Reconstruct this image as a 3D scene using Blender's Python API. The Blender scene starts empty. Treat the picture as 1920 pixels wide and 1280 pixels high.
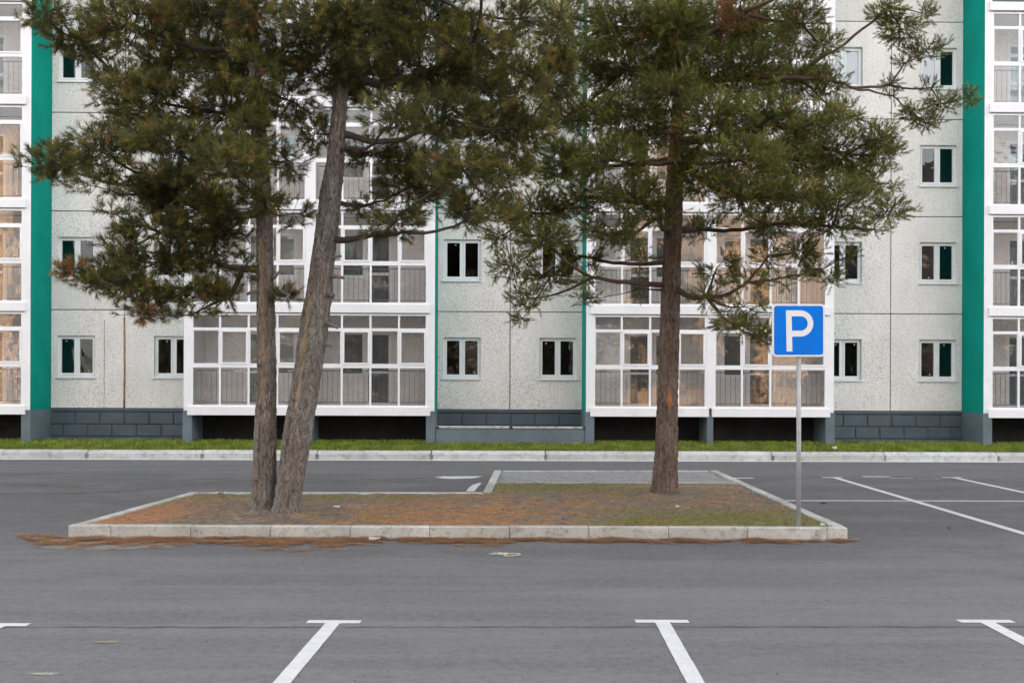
import bpy, math, random
import numpy as np
from mathutils import Vector, Matrix, noise
R = math.radians
random.seed(7)
rng = np.random.default_rng(11)
scene = bpy.context.scene
col = scene.collection

# ------------------------------------------------------------------ camera
CAM_H, FPX, PX0, PY0, ROLL = 1.903, 2133.3, 960.0, 727.6, 0.0040
cam = bpy.data.cameras.new('camera')
cam.lens = 40; cam.sensor_width = 36; cam.shift_y = (PY0 - 640) / 1920
cam.clip_end = 600; cam.clip_start = 0.05
camo = bpy.data.objects.new('camera', cam); col.objects.link(camo)
camo.matrix_world = Matrix.Translation((0, 0, CAM_H)) @ Matrix.Rotation(R(90), 4, 'X') @ Matrix.Rotation(ROLL, 4, 'Z')
scene.camera = camo

# ------------------------------------------------------------------ light
SUN_EL, SUN_AZ = R(14), R(-45)         # low sun behind the building, towards +Y and -X
w = bpy.data.worlds.new('World'); scene.world = w; w.use_nodes = True
nt = w.node_tree; nt.nodes.clear()
sky = nt.nodes.new('ShaderNodeTexSky'); sky.sky_type = 'NISHITA'; sky.sun_disc = False
sky.sun_elevation = SUN_EL; sky.sun_rotation = SUN_AZ; sky.dust_density = 2.0; sky.air_density = 1.0; sky.ozone_density = 1.0
hsv = nt.nodes.new('ShaderNodeHueSaturation'); hsv.inputs['Saturation'].default_value = 0.12
bg = nt.nodes.new('ShaderNodeBackground'); bg.inputs['Strength'].default_value = 0.15
out = nt.nodes.new('ShaderNodeOutputWorld')
nt.links.new(sky.outputs[0], hsv.inputs['Color']); nt.links.new(hsv.outputs[0], bg.inputs['Color']); nt.links.new(bg.outputs[0], out.inputs['Surface'])
sl = bpy.data.lights.new('sun', 'SUN'); sl.energy = 3.2; sl.angle = R(0.5); sl.color = (1.0, 0.66, 0.36)
so = bpy.data.objects.new('sun', sl); col.objects.link(so)
sd = Vector((math.sin(SUN_AZ) * math.cos(SUN_EL), math.cos(SUN_AZ) * math.cos(SUN_EL), math.sin(SUN_EL)))
so.rotation_euler = sd.to_track_quat('Z', 'Y').to_euler(); so.location = (0, 0, 60)
vs = scene.view_settings
scene.display_settings.display_device = 'sRGB'
vs.view_transform = 'Standard'; vs.look = 'None'; vs.gamma = 1; vs.use_curve_mapping = False
vs.exposure = 2.50

# ------------------------------------------------------------------ helpers
def at(x, y, z=0.0):
    """point of the horizontal plane z seen at photograph pixel x, y"""
    dx, dy = x - PX0, y - PY0
    c, s = math.cos(ROLL), math.sin(ROLL)
    xx, yy = dx * c + dy * s, -dx * s + dy * c
    sc = yy / (CAM_H - z)
    return Vector((xx / sc, FPX / sc, z))
def pix(x, y, Y):
    """point at distance Y seen at photograph pixel x, y"""
    dx, dy = x - PX0, y - PY0
    c, s = math.cos(ROLL), math.sin(ROLL)
    xx, yy = dx * c + dy * s, -dx * s + dy * c
    return Vector((xx * Y / FPX, Y, CAM_H - yy * Y / FPX))

def link(name, data, parent=None, loc=None):
    o = bpy.data.objects.new(name, data); col.objects.link(o)
    if parent: o.parent = parent
    if loc is not None: o.location = loc
    return o
def tag(o, label=None, cat=None, group=None, kind=None):
    if label: o['label'] = label
    if cat: o['category'] = cat
    if group: o['group'] = group
    if kind: o['kind'] = kind
    return o
def npmesh(name, V, F, mats, smooth=False, attr=None, midx=None):
    """V (n,3); F list of faces or an (m,k) array"""
    me = bpy.data.meshes.new(name)
    V = np.asarray(V, dtype=np.float32)
    if isinstance(F, np.ndarray):
        k = F.shape[1]; m = F.shape[0]
        me.vertices.add(len(V)); me.vertices.foreach_set('co', V.ravel())
        me.loops.add(m * k); me.loops.foreach_set('vertex_index', F.astype(np.int32).ravel())
        me.polygons.add(m); me.polygons.foreach_set('loop_start', np.arange(0, m * k, k, dtype=np.int32))
        me.update(calc_edges=True)
    else:
        me.from_pydata([tuple(map(float, v)) for v in V], [], F)
        me.update()
    if not isinstance(mats, (list, tuple)): mats = [mats]
    for m_ in mats: me.materials.append(m_)
    if midx is not None: me.polygons.foreach_set('material_index', np.asarray(midx, dtype=np.int32))
    if smooth: me.polygons.foreach_set('use_smooth', np.ones(len(me.polygons), dtype=bool))
    if attr:
        for nm, arr in attr.items():
            a = me.attributes.new(nm, 'FLOAT_COLOR', 'POINT')
            a.data.foreach_set('color', np.asarray(arr, dtype=np.float32).ravel())
    return me
class MB:
    def __init__(s): s.v = []; s.f = []; s.m = []
    def add(s, vs, fs, mi=0):
        b = len(s.v); s.v += [tuple(v) for v in vs]; s.f += [tuple(b + i for i in f) for f in fs]; s.m += [mi] * len(fs)
    def box(s, x0, x1, y0, y1, z0, z1, mi=0):
        s.add([(x0,y0,z0),(x1,y0,z0),(x1,y1,z0),(x0,y1,z0),(x0,y0,z1),(x1,y0,z1),(x1,y1,z1),(x0,y1,z1)],
              [(0,3,2,1),(4,5,6,7),(0,1,5,4),(1,2,6,5),(2,3,7,6),(3,0,4,7)], mi)
    def cbox(s, x0, x1, y0, y1, z0, z1, c=0.008, mi=0):
        """box whose front (-y) face is chamfered all round"""
        v = [(x0,y0+c,z0),(x1,y0+c,z0),(x1,y0+c,z1),(x0,y0+c,z1),(x0+c,y0,z0+c),(x1-c,y0,z0+c),(x1-c,y0,z1-c),(x0+c,y0,z1-c),
             (x0,y1,z0),(x1,y1,z0),(x1,y1,z1),(x0,y1,z1)]
        s.add(v, [(4,5,6,7),(0,1,5,4),(1,2,6,5),(2,3,7,6),(3,0,4,7),(0,8,9,1),(1,9,10,2),(2,10,11,3),(3,11,8,0),(8,11,10,9)], mi)
    def tube(s, pts, rad, n=8, cap=True, mi=0):
        pts = [Vector(p) for p in pts]
        if not hasattr(rad, '__len__'): rad = [rad] * len(pts)
        rings = []
        t0 = (pts[1] - pts[0]).normalized()
        a = t0.orthogonal().normalized()
        b0 = len(s.v)
        for i, p in enumerate(pts):
            t = (pts[min(i+1, len(pts)-1)] - pts[max(i-1, 0)]).normalized()
            a = (a - t * a.dot(t)).normalized(); b = t.cross(a)
            for k in range(n):
                an = 2 * math.pi * k / n
                s.v.append(tuple(p + (a * math.cos(an) + b * math.sin(an)) * rad[i]))
        for i in range(len(pts) - 1):
            for k in range(n):
                q = b0 + i * n
                s.f.append((q + k, q + (k + 1) % n, q + n + (k + 1) % n, q + n + k)); s.m.append(mi)
        if cap:
            s.f.append(tuple(b0 + k for k in reversed(range(n)))); s.m.append(mi)
            q = b0 + (len(pts) - 1) * n
            s.f.append(tuple(q + k for k in range(n))); s.m.append(mi)
    def mesh(s, name, mats, smooth=False): return npmesh(name, s.v, s.f, mats, smooth, midx=s.m)
    def build(s, name, mats, parent=None, loc=None, smooth=False): return link(name, s.mesh(name, mats, smooth), parent, loc)

# ------------------------------------------------------------------ materials
class NM:
    def __init__(s, name):
        s.mat = bpy.data.materials.new(name); s.mat.use_nodes = True
        s.nt = s.mat.node_tree; s.b = s.nt.nodes['Principled BSDF']; s.o = s.nt.nodes['Material Output']
        s.geo = s.nt.nodes.new('ShaderNodeNewGeometry'); s.P = s.geo.outputs['Position']
    def n(s, t, **kw):
        nd = s.nt.nodes.new('ShaderNode' + t)
        for k, v in kw.items():
            if k in nd.inputs.keys() if isinstance(k, str) else False: s.set(nd.inputs[k], v)
            else: setattr(nd, k, v)
        return nd
    def set(s, sock, v):
        if isinstance(v, bpy.types.NodeSocket): s.nt.links.new(v, sock)
        elif hasattr(v, '__len__') and len(v) == 3 and sock.type == 'RGBA': sock.default_value = (*v, 1)
        else: sock.default_value = v
    def scl(s, vec, x, y, z):
        m = s.n('Mapping'); s.set(m.inputs['Vector'], vec); m.inputs['Scale'].default_value = (x, y, z); return m.outputs[0]
    def noise(s, scale, detail=3, rough=0.55, vec=None, dist=0.0):
        nd = s.n('TexNoise'); s.set(nd.inputs['Vector'], vec or s.P); nd.inputs['Scale'].default_value = scale
        nd.inputs['Detail'].default_value = detail; nd.inputs['Roughness'].default_value = rough; nd.inputs['Distortion'].default_value = dist
        return nd.outputs['Fac']
    def vor(s, scale, vec=None, feature='F1'):
        nd = s.n('TexVoronoi'); nd.feature = feature; s.set(nd.inputs['Vector'], vec or s.P); nd.inputs['Scale'].default_value = scale
        return nd.outputs['Distance']
    def ramp(s, fac, a, b, lo=(0,0,0), hi=(1,1,1)):
        nd = s.n('ValToRGB'); s.set(nd.inputs[0], fac); e = nd.color_ramp.elements
        e[0].position = a; e[1].position = b; e[0].color = (*lo, 1); e[1].color = (*hi, 1); return nd.outputs[0]
    def mix(s, fac, a, b, mode='MIX'):
        nd = s.n('Mix'); nd.data_type = 'RGBA'; nd.blend_type = mode
        s.set(nd.inputs[0], fac); s.set(nd.inputs[6], a); s.set(nd.inputs[7], b); return nd.outputs[2]
    def math(s, op, a, b=0.0):
        nd = s.n('Math'); nd.operation = op; s.set(nd.inputs[0], a); s.set(nd.inputs[1], b); return nd.outputs[0]
    def bump(s, h, strength=0.5, dist=0.01):
        nd = s.n('Bump'); s.set(nd.inputs['Height'], h); nd.inputs['Strength'].default_value = strength; nd.inputs['Distance'].default_value = dist
        s.nt.links.new(nd.outputs[0], s.b.inputs['Normal'])
    def base(s, c): s.set(s.b.inputs['Base Color'], c)
    def rough(s, r): s.set(s.b.inputs['Roughness'], r)

def simple(name, c, rough=0.5, var=0.12, scale=3.0, bump=0.0, bscale=60, dirt=None, metal=0.0, spec=None):
    m = NM(name)
    f = m.noise(scale, 4)
    a = tuple(x * (1 - var) for x in c); b = tuple(min(1, x * (1 + var)) for x in c)
    cc = m.mix(m.ramp(f, 0.35, 0.65), a, b)
    if dirt:
        g = m.noise(dirt[1], 6, 0.7)
        cc = m.mix(m.math('MULTIPLY', m.ramp(g, dirt[2], dirt[2] + 0.15), dirt[3]), cc, dirt[0])
    m.base(cc); m.rough(rough); m.b.inputs['Metallic'].default_value = metal
    if spec is not None: m.b.inputs['Specular IOR Level'].default_value = spec
    if bump: m.bump(m.noise(bscale, 4), bump, 0.01)
    return m.mat

def mat_pebble():
    m = NM('pebble_dash')
    wv = m.scl(m.P, 1, 1, 1)
    n1 = m.noise(24, 2, 0.6, dist=0.5)
    n2 = m.noise(60, 2, 0.6)
    h = m.math('ADD', m.math('MULTIPLY', n1, 0.75), m.math('MULTIPLY', n2, 0.25))
    speck = m.ramp(h, 0.36, 0.52)
    big = m.noise(0.7, 4, 0.6)
    c1 = m.mix(m.ramp(big, 0.35, 0.68), (0.82, 0.775, 0.75), (0.92, 0.875, 0.855))
    lowc = m.mix(m.ramp(m.noise(0.45, 3), 0.4, 0.6), (0.50, 0.485, 0.46), (0.72, 0.70, 0.67))
    c2 = m.mix(speck, lowc, c1)
    # rain streaks and grime, run down the wall
    st = m.noise(2.2, 5, 0.7, vec=m.scl(m.P, 2.4, 2.4, 0.25))
    c3 = m.mix(m.math('MULTIPLY', m.ramp(st, 0.5, 0.75), 0.18), c2, (0.36, 0.345, 0.31))
    oi = m.n('ObjectInfo')
    c3 = m.mix(1.0, c3, m.ramp(oi.outputs['Random'], 0, 1, (0.92, 0.915, 0.905), (1, 1, 1)), 'MULTIPLY')
    m.base(c3); m.rough(0.9); m.bump(h, 0.8, 0.03)
    return m.mat
def mat_asphalt():
    m = NM('asphalt')
    big = m.noise(0.16, 5, 0.6, vec=m.scl(m.P, 0.35, 1.6, 1))
    streak = m.noise(1.0, 4, 0.6, vec=m.scl(m.P, 0.13, 2.3, 1), dist=0.4)
    grain = m.noise(62, 3, 0.85)
    grain2 = m.noise(26, 4, 0.85)
    c = m.mix(m.ramp(big, 0.33, 0.66), (0.085, 0.083, 0.088), (0.130, 0.128, 0.134))
    c = m.mix(m.math('MULTIPLY', m.ramp(streak, 0.44, 0.64), 0.55), c, (0.18, 0.176, 0.174))
    dk = m.noise(0.9, 5, 0.65, vec=m.scl(m.P, 0.22, 1.1, 1))
    c = m.mix(m.math('MULTIPLY', m.ramp(dk, 0.50, 0.62), 0.6), c, (0.066, 0.065, 0.071))
    c = m.mix(m.math('MULTIPLY', m.ramp(grain, 0.38, 0.66), 0.6), c, (0.24, 0.238, 0.245))
    c = m.mix(m.math('MULTIPLY', m.ramp(grain2, 0.52, 0.68), 0.5), c, (0.05, 0.05, 0.054))
    sp = m.n('SeparateXYZ'); m.set(sp.inputs[0], m.P)
    def rng_(v, a, b):
        q = m.n('MapRange'); m.set(q.inputs[0], v); q.inputs[1].default_value = a; q.inputs[2].default_value = b; q.interpolation_type = 'SMOOTHSTEP'; return q.outputs[0]
    wob = m.math('MULTIPLY', m.math('SUBTRACT', m.noise(0.8, 4), 0.5), 1.6)
    yy = m.math('ADD', sp.outputs[1], m.math('MULTIPLY', wob, 0.35))
    bays = m.math('MULTIPLY', rng_(yy, 14.2, 14.9), rng_(m.math('MULTIPLY', yy, -1), -25.4, -24.9))   # newer, darker surfacing of the bays behind the island front
    c = m.mix(m.math('MULTIPLY', bays, 0.42), c, (0.058, 0.055, 0.060))
    tr = m.math('MULTIPLY', rng_(yy, 12.6, 12.9), rng_(m.math('MULTIPLY', yy, -1), -14.6, -14.2))
    c = m.mix(m.math('MULTIPLY', tr, 0.28), c, (0.055, 0.055, 0.06))
    tr2 = m.math('MULTIPLY', rng_(yy, 10.9, 11.2), rng_(m.math('MULTIPLY', yy, -1), -11.8, -11.5))
    c = m.mix(m.math('MULTIPLY', tr2, 0.20), c, (0.06, 0.06, 0.066))
    wh = m.vor(3.1); wn = m.noise(7, 3)
    c = m.mix(m.math('MULTIPLY', m.ramp(wh, 0.03, 0.055, (1,1,1), (0,0,0)), m.ramp(wn, 0.52, 0.6)), c, (0.36, 0.36, 0.36))
    gm = m.noise(13, 9, 0.95)
    c = m.mix(m.math('MULTIPLY', m.ramp(gm, 0.50, 0.60), 0.55), c, (0.20, 0.198, 0.202))
    c = m.mix(m.math('MULTIPLY', m.ramp(gm, 0.40, 0.49, (1,1,1), (0,0,0)), 0.60), c, (0.045, 0.044, 0.048))
    pt = m.noise(0.55, 6, 0.7)
    c = m.mix(m.math('MULTIPLY', m.ramp(pt, 0.50, 0.60), 0.5), c, (0.17, 0.163, 0.158))
    fl_ = m.noise(3.4, 5, 0.75, vec=m.scl(m.P, 0.6, 1.2, 1))
    c = m.mix(m.math('MULTIPLY', m.ramp(fl_, 0.56, 0.66), 0.30), c, (0.21, 0.205, 0.205))
    c = m.mix(1.0, c, (0.885, 0.88, 0.905), 'MULTIPLY')
    m.base(c); m.rough(0.85); m.bump(m.math('ADD', grain, grain2), 0.55, 0.006)
    return m.mat
def mat_concrete(name='kerb_concrete', a=(0.40,0.405,0.39), b=(0.56,0.56,0.535), pit=0.7):
    m = NM(name)
    c = m.mix(m.ramp(m.noise(1.3, 5, 0.6), 0.35, 0.65), a, b)
    c = m.mix(m.math('MULTIPLY', m.ramp(m.noise(5, 6, 0.75), 0.50, 0.64), 0.6), c, (0.25, 0.245, 0.22))
    c = m.mix(m.math('MULTIPLY', m.ramp(m.noise(22, 4, 0.8), 0.58, 0.64), pit), c, (0.10, 0.10, 0.09))
    oi = m.n('ObjectInfo')
    c = m.mix(1.0, c, m.ramp(oi.outputs['Random'], 0, 1, (0.80, 0.79, 0.76), (1, 1, 1)), 'MULTIPLY')
    m.base(c); m.rough(0.9); m.bump(m.noise(40, 5, 0.7), 0.5, 0.008)
    return m.mat
def mat_paint_line():
    m = NM('road_paint')
    c = m.mix(m.ramp(m.noise(6, 5, 0.7), 0.3, 0.7), (0.52, 0.52, 0.54), (0.62, 0.62, 0.63))
    c = m.mix(m.math('MULTIPLY', m.ramp(m.noise(24, 6, 0.85), 0.55, 0.66), 0.8), c, (0.15, 0.15, 0.15))
    m.base(c); m.rough(0.75); m.bump(m.noise(150, 2), 0.4, 0.004)
    return m.mat
def mat_glass(name, refl, tint=(1,1,1), base=0.0, k=1.2):
    """thin pane: clear or tinted transmission under a mirror coat that strengthens at grazing angles"""
    m = NM(name); m.nt.nodes.remove(m.b)
    tr = m.n('BsdfTransparent'); m.set(tr.inputs[0], tint)
    gl = m.n('BsdfGlossy'); gl.inputs['Roughness'].default_value = 0.015
    m.set(gl.inputs['Color'], (1, 1, 1))
    bp = m.n('Bump'); m.set(bp.inputs['Height'], m.noise(1.7, 2)); bp.inputs['Strength'].default_value = 0.12; bp.inputs['Distance'].default_value = 0.04
    m.nt.links.new(bp.outputs[0], gl.inputs['Normal'])
    fr = m.n('Fresnel'); fr.inputs['IOR'].default_value = 1.5
    f = m.math('ADD', m.math('MULTIPLY', fr.outputs[0], k), refl)
    f = m.math('MINIMUM', f, 1.0)
    mx = m.n('MixShader'); m.set(mx.inputs[0], f); m.nt.links.new(tr.outputs[0], mx.inputs[1]); m.nt.links.new(gl.outputs[0], mx.inputs[2])
    fin = mx.outputs[0]
    if base:
        df = m.n('BsdfDiffuse'); m.set(df.inputs[0], m.mix(m.noise(3, 5, 0.7), (0.5, 0.5, 0.5), (0.75, 0.75, 0.75)))
        m2 = m.n('MixShader'); m2.inputs[0].default_value = base
        m.nt.links.new(fin, m2.inputs[1]); m.nt.links.new(df.outputs[0], m2.inputs[2]); fin = m2.outputs[0]
    m.nt.links.new(fin, m.o.inputs['Surface'])
    return m.mat
def mat_needle(name):
    m = NM(name)
    a = m.n('Attribute'); a.attribute_name = 'tint'
    m.base(a.outputs['Color']); m.rough(0.55)
    m.b.inputs['Specular IOR Level'].default_value = 0.35
    tl = m.n('BsdfTranslucent'); m.set(tl.inputs[0], a.outputs['Color'])
    mx = m.n('MixShader'); mx.inputs[0].default_value = 0.38
    m.nt.links.new(m.b.outputs[0], mx.inputs[1]); m.nt.links.new(tl.outputs[0], mx.inputs[2]); m.nt.links.new(mx.outputs[0], m.o.inputs['Surface'])
    return m.mat
def mat_bark(name, plate1, plate2, fiss, top=None, ztop=(3, 5)):
    m = NM(name)
    ns = m.noise(11, 5, 0.65, vec=m.scl(m.P, 1, 1, 0.25), dist=0.5)
    v = m.noise(36, 5, 0.68, vec=m.scl(m.P, 1, 1, 0.26), dist=0.8)
    v2 = m.vor(48, vec=m.scl(m.P, 1, 1, 0.38), feature='DISTANCE_TO_EDGE')
    fn = m.noise(110, 3, 0.7, vec=m.scl(m.P, 1, 1, 0.5))
    c = m.mix(m.ramp(ns, 0.35, 0.62), plate1, plate2)
    bp_ = m.noise(3.2, 5, 0.7, vec=m.scl(m.P, 2.0, 2.0, 0.35))
    c = m.mix(m.math('MULTIPLY', m.ramp(bp_, 0.46, 0.60), 0.65), c, tuple(x * f for x, f in zip(plate1, (1.05, 0.86, 0.70))))
    c = m.mix(m.math('MULTIPLY', m.ramp(fn, 0.35, 0.60, (1,1,1), (0,0,0)), 0.5), c, fiss)
    c = m.mix(m.math('MULTIPLY', m.ramp(v, 0.38, 0.52, (1,1,1), (0,0,0)), 0.9), c, fiss)
    c = m.mix(m.math('MULTIPLY', m.ramp(v2, 0.02, 0.10, (1,1,1), (0,0,0)), 0.45), c, fiss)
    if top:
        sp = m.n('SeparateXYZ'); m.set(sp.inputs[0], m.P)
        mr = m.n('MapRange'); m.set(mr.inputs[0], sp.outputs[2]); mr.inputs[1].default_value = ztop[0]; mr.inputs[2].default_value = ztop[1]
        c = m.mix(mr.outputs[0], c, m.mix(m.ramp(ns, 0.4, 0.6), tuple(x * .6 for x in top), top))
    a = m.n('Attribute'); a.attribute_name = 'tint'
    c = m.mix(a.outputs['Alpha'], c, m.mix(m.math('MULTIPLY', m.ramp(fn, 0.4, 0.7), 0.5), a.outputs['Color'], fiss))
    m.base(c); m.rough(0.95)
    h = m.math('ADD', m.math('MULTIPLY', m.ramp(v, 0.35, 0.6), 0.9), m.math('MULTIPLY', fn, 0.6))
    m.bump(h, 1.0, 0.02)
    return m.mat
def mat_soil():
    m = NM('island_soil')
    a = m.n('Attribute'); a.attribute_name = 'tint'
    f = m.noise(28, 5, 0.75)
    f2 = m.noise(11, 5, 0.8, vec=m.scl(m.P, 1, 0.7, 1))
    f = m.math('ADD', m.math('MULTIPLY', f, 0.5), m.math('MULTIPLY', f2, 0.5))
    c = m.mix(m.ramp(f, 0.38, 0.62), (0.25, 0.245, 0.24), (1.85, 1.82, 1.75))
    m.base(m.mix(1.0, a.outputs['Color'], c, 'MULTIPLY')); m.rough(1.0); m.bump(f, 1.0, 0.03)
    return m.mat

M = dict(
    pebble=mat_pebble(), asphalt=mat_asphalt(), kerb=mat_concrete(), line=mat_paint_line(),
    farkerb=mat_concrete('far_kerb_concrete', (0.50,0.51,0.52), (0.64,0.65,0.66), 0.5),
    joint=simple('joint_mortar', (0.20, 0.19, 0.17), 0.95, 0.3, 8),
    rust=simple('rusty_sealant', (0.30, 0.20, 0.11), 0.9, 0.3, 8),
    pvc=simple('white_pvc', (0.78, 0.79, 0.81), 0.35, 0.03, 2, dirt=((0.5,0.48,0.45), 3, 0.6, 0.25)),
    white=simple('white_paint', (0.78, 0.78, 0.80), 0.5, 0.04, 1.5, dirt=((0.5,0.48,0.45), 2.5, 0.58, 0.35), bump=0.15),
    teal=simple('teal_paint', (0.0, 0.27, 0.215), 0.8, 0.07, 1.2, bump=0.5, bscale=35, spec=0.1),
    slate=simple('slate_paint', (0.068, 0.094, 0.118), 0.6, 0.14, 1.5, bump=0.3, bscale=40, dirt=((0.16,0.16,0.15), 4, 0.62, 0.35)),
    slate2=simple('light_slate_paint', (0.115, 0.15, 0.175), 0.65, 0.15, 1.5, bump=0.3, bscale=40, dirt=((0.22,0.22,0.2), 4, 0.58, 0.4)),
    dark=simple('void_shade_black', (0.016, 0.016, 0.018), 0.9, 0.3, 2),  # stands in for the shade of the void below the loggias
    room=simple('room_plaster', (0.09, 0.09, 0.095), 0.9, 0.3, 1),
    blind=simple('white_blind', (0.80, 0.82, 0.86), 0.7, 0.02, 1),
    rail=simple('railing_metal', (0.12, 0.12, 0.125), 0.5, 0.2, 5),
    gray=simple('galvanised_grey', (0.36, 0.36, 0.38), 0.45, 0.12, 6, metal=0.3, dirt=((0.2,0.19,0.2), 8, 0.6, 0.4)),
    blue=simple('sign_blue', (0.0, 0.165, 0.68), 0.5, 0.05, 2, spec=0.12),
    signwhite=simple('sign_white', (0.72, 0.72, 0.74), 0.4, 0.03, 3),
    glass=mat_glass('loggia_glass', 0.0, (0.985, 0.987, 0.987), 0.045, k=0.75),
    glass2=mat_glass('window_glass', 0.0, (0.90, 0.91, 0.92), k=0.85),
    dooryglass=mat_glass('teal_door_glass', 0.03, (0.45, 0.80, 0.82), k=0.8),
    needle=mat_needle('pine_needle'),
    barkA=mat_bark('grey_pine_bark', (0.27, 0.24, 0.22), (0.44, 0.41, 0.385), (0.075, 0.055, 0.045)),
    barkC=mat_bark('brown_pine_bark', (0.20, 0.145, 0.112), (0.36, 0.28, 0.225), (0.055, 0.035, 0.027), top=(0.19, 0.085, 0.045), ztop=(4.0, 6.0)),
    twig=simple('branch_bark', (0.055, 0.043, 0.035), 0.95, 0.35, 6, bump=0.6),
    deadwood=simple('grey_dead_wood', (0.17, 0.14, 0.12), 0.95, 0.35, 12, bump=0.6),
    twigC=simple('reddish_branch_bark', (0.085, 0.052, 0.036), 0.95, 0.35, 6, bump=0.6),
    soil=mat_soil(), blade=mat_needle('grass_blade'),
    paver=simple('paver_concrete', (0.235, 0.235, 0.245), 0.9, 0.25, 9, bump=0.3, dirt=((0.18,0.17,0.16), 5, 0.55, 0.5)),
    plank=simple('weathered_plank', (0.45, 0.45, 0.43), 0.8, 0.2, 5, dirt=((0.15,0.15,0.15), 9, 0.55, 0.6)),
    black=simple('black_plastic', (0.02, 0.02, 0.02), 0.5, 0.1, 5),
    paper=simple('paper_white', (0.50, 0.50, 0.48), 0.7, 0.15, 20),
    string=simple('pale_string', (0.55, 0.52, 0.42), 0.8, 0.2, 20),
    stone=simple('pebble_stone', (0.10, 0.10, 0.10), 0.9, 0.3, 20),
)

# ------------------------------------------------------------------ ground
def grid_sheet(name, x0, x1, y0, y1, z, mat):
    V = [(x0,y0,z),(x1,y0,z),(x1,y1,z),(x0,y1,z)]
    return link(name, npmesh(name, V, [(0,1,2,3)], mat))
terrain = tag(grid_sheet('ground', -260, 260, -260, 260, -0.02, M['soil']), kind='structure')
a_ = terrain.data.attributes.new('tint', 'FLOAT_COLOR', 'POINT')
for i in range(4): a_.data[i].color = (0.10, 0.10, 0.06, 1)
road = tag(grid_sheet('asphalt_lot', -90, 90, -38, 32, 0.0, M['asphalt']), kind='structure')

def strip(p, q, w_, z=0.004, name='painted_line', parent=road, mat=None, jag=0.002):
    p = Vector(p); q = Vector(q); d = (q - p); L = d.length; d.normalize(); n = Vector((-d.y, d.x, 0))
    k = max(2, int(L / 0.12)); V = []; F = []
    for i in range(k + 1):
        c = p + d * (L * i / k)
        for sgn in (-1, 1):
            e = c + n * sgn * (w_ / 2 + random.uniform(-jag, jag)); V.append((e.x, e.y, z))
    for i in range(k): F.append((2*i, 2*i+2, 2*i+3, 2*i+1))
    return link(name, npmesh(name, V, F, mat or M['line']), parent)
VPX = 1000.0
def toward(p, dist):
    d = Vector(((VPX - 960) / FPX, 1, 0)).normalized(); return p + d * dist
# near row of T marks
for cx, cy, wl, wr in ((2, 1171, 50, 50), (626, 1165.5, 50, 50), (1241, 1164.5, 50, 50), (1847, 1164.5, 50, 53)):
    p = at(cx, cy); sx = 229.8
    strip(p + Vector((-wl / sx, 0, 0)), p + Vector((wr / sx, 0, 0)), 0.115, 0.004)
    strip(toward(p, -0.058), toward(p, -5.2), 0.118, 0.0042)
# far row, right of the island
for cx, l, r in ((1565, 23, 14), (1788, 21, 16)):
    p = at(cx, 895); s_ = FPX / p.y
    strip(p + Vector((-l / s_, 0, 0)), p + Vector((r / s_, 0, 0)), 0.16, 0.004)
    strip(toward(p, -0.08), toward(p, -12), 0.135, 0.0042)
strip(at(1474, 938.5), at(2300, 940), 0.13, 0.0047)
for x0, x1, y, wd in ((1370, 1412, 896, .22), (1617, 1668, 893.5, .18), (1670, 1712, 896.5, .06), (1720, 1760, 897.5, .05)):
    strip(at(x0, y), at(x1, y), wd, 0.004, jag=0.03)
def poly(name, pts, z, mat, parent=road):
    return link(name, npmesh(name, [(p.x, p.y, z) for p in pts], [tuple(range(len(pts)))], mat), parent)
poly('painted_wedge', [at(815, 894.5), at(830, 893), at(906, 892.5), at(890, 896), at(850, 897.5), at(835, 897)][::-1], 0.004, M['line'])
poly('paint_spill', [at(874, 921), at(879, 914), at(886, 909), at(898, 905), at(903, 905), at(896, 913), at(889, 921)], 0.0043, M['line'])
# dark construction seam
strip(at(-900, 1176), at(2900, 1174), 0.035, 0.002, name='asphalt_seam', mat=simple('bitumen_seam', (0.07, 0.07, 0.074), 0.8, 0.4, 6), jag=0.02)

# ------------------------------------------------------------------ kerbs
def kerb_stone_mesh(L, Wd, H, cham=0.012, slope=0.0):
    """stone along +x from 0 to L, road side at y=0, back at y=Wd"""
    c = cham; b = MB()
    prof = [(0, -0.05), (0, H - c), (c, H), (Wd - c, H + slope), (Wd, H + slope - c), (Wd, -0.05)]
    n = len(prof); V = []
    xs = [(0.0, 1), (c, 0), (L - c, 0), (L, 1)]
    for x, sh in xs:
        for (y, z) in prof:
            yy = y + (c * 0.6 if y == 0 and sh else 0) ; zz = z - (c * 0.6 if z > 0 and sh else 0)
            V.append((x, yy, zz))
    F = []
    for i in range(3):
        for k in range(n):
            F.append((i*n + k, i*n + (k+1) % n, (i+1)*n + (k+1) % n, (i+1)*n + k))
    F.append(tuple(range(n))[::-1]); F.append(tuple(3*n + k for k in range(n)))
    F = [tuple(reversed(f)) for f in F]
    b.add(V, F); return b
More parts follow.
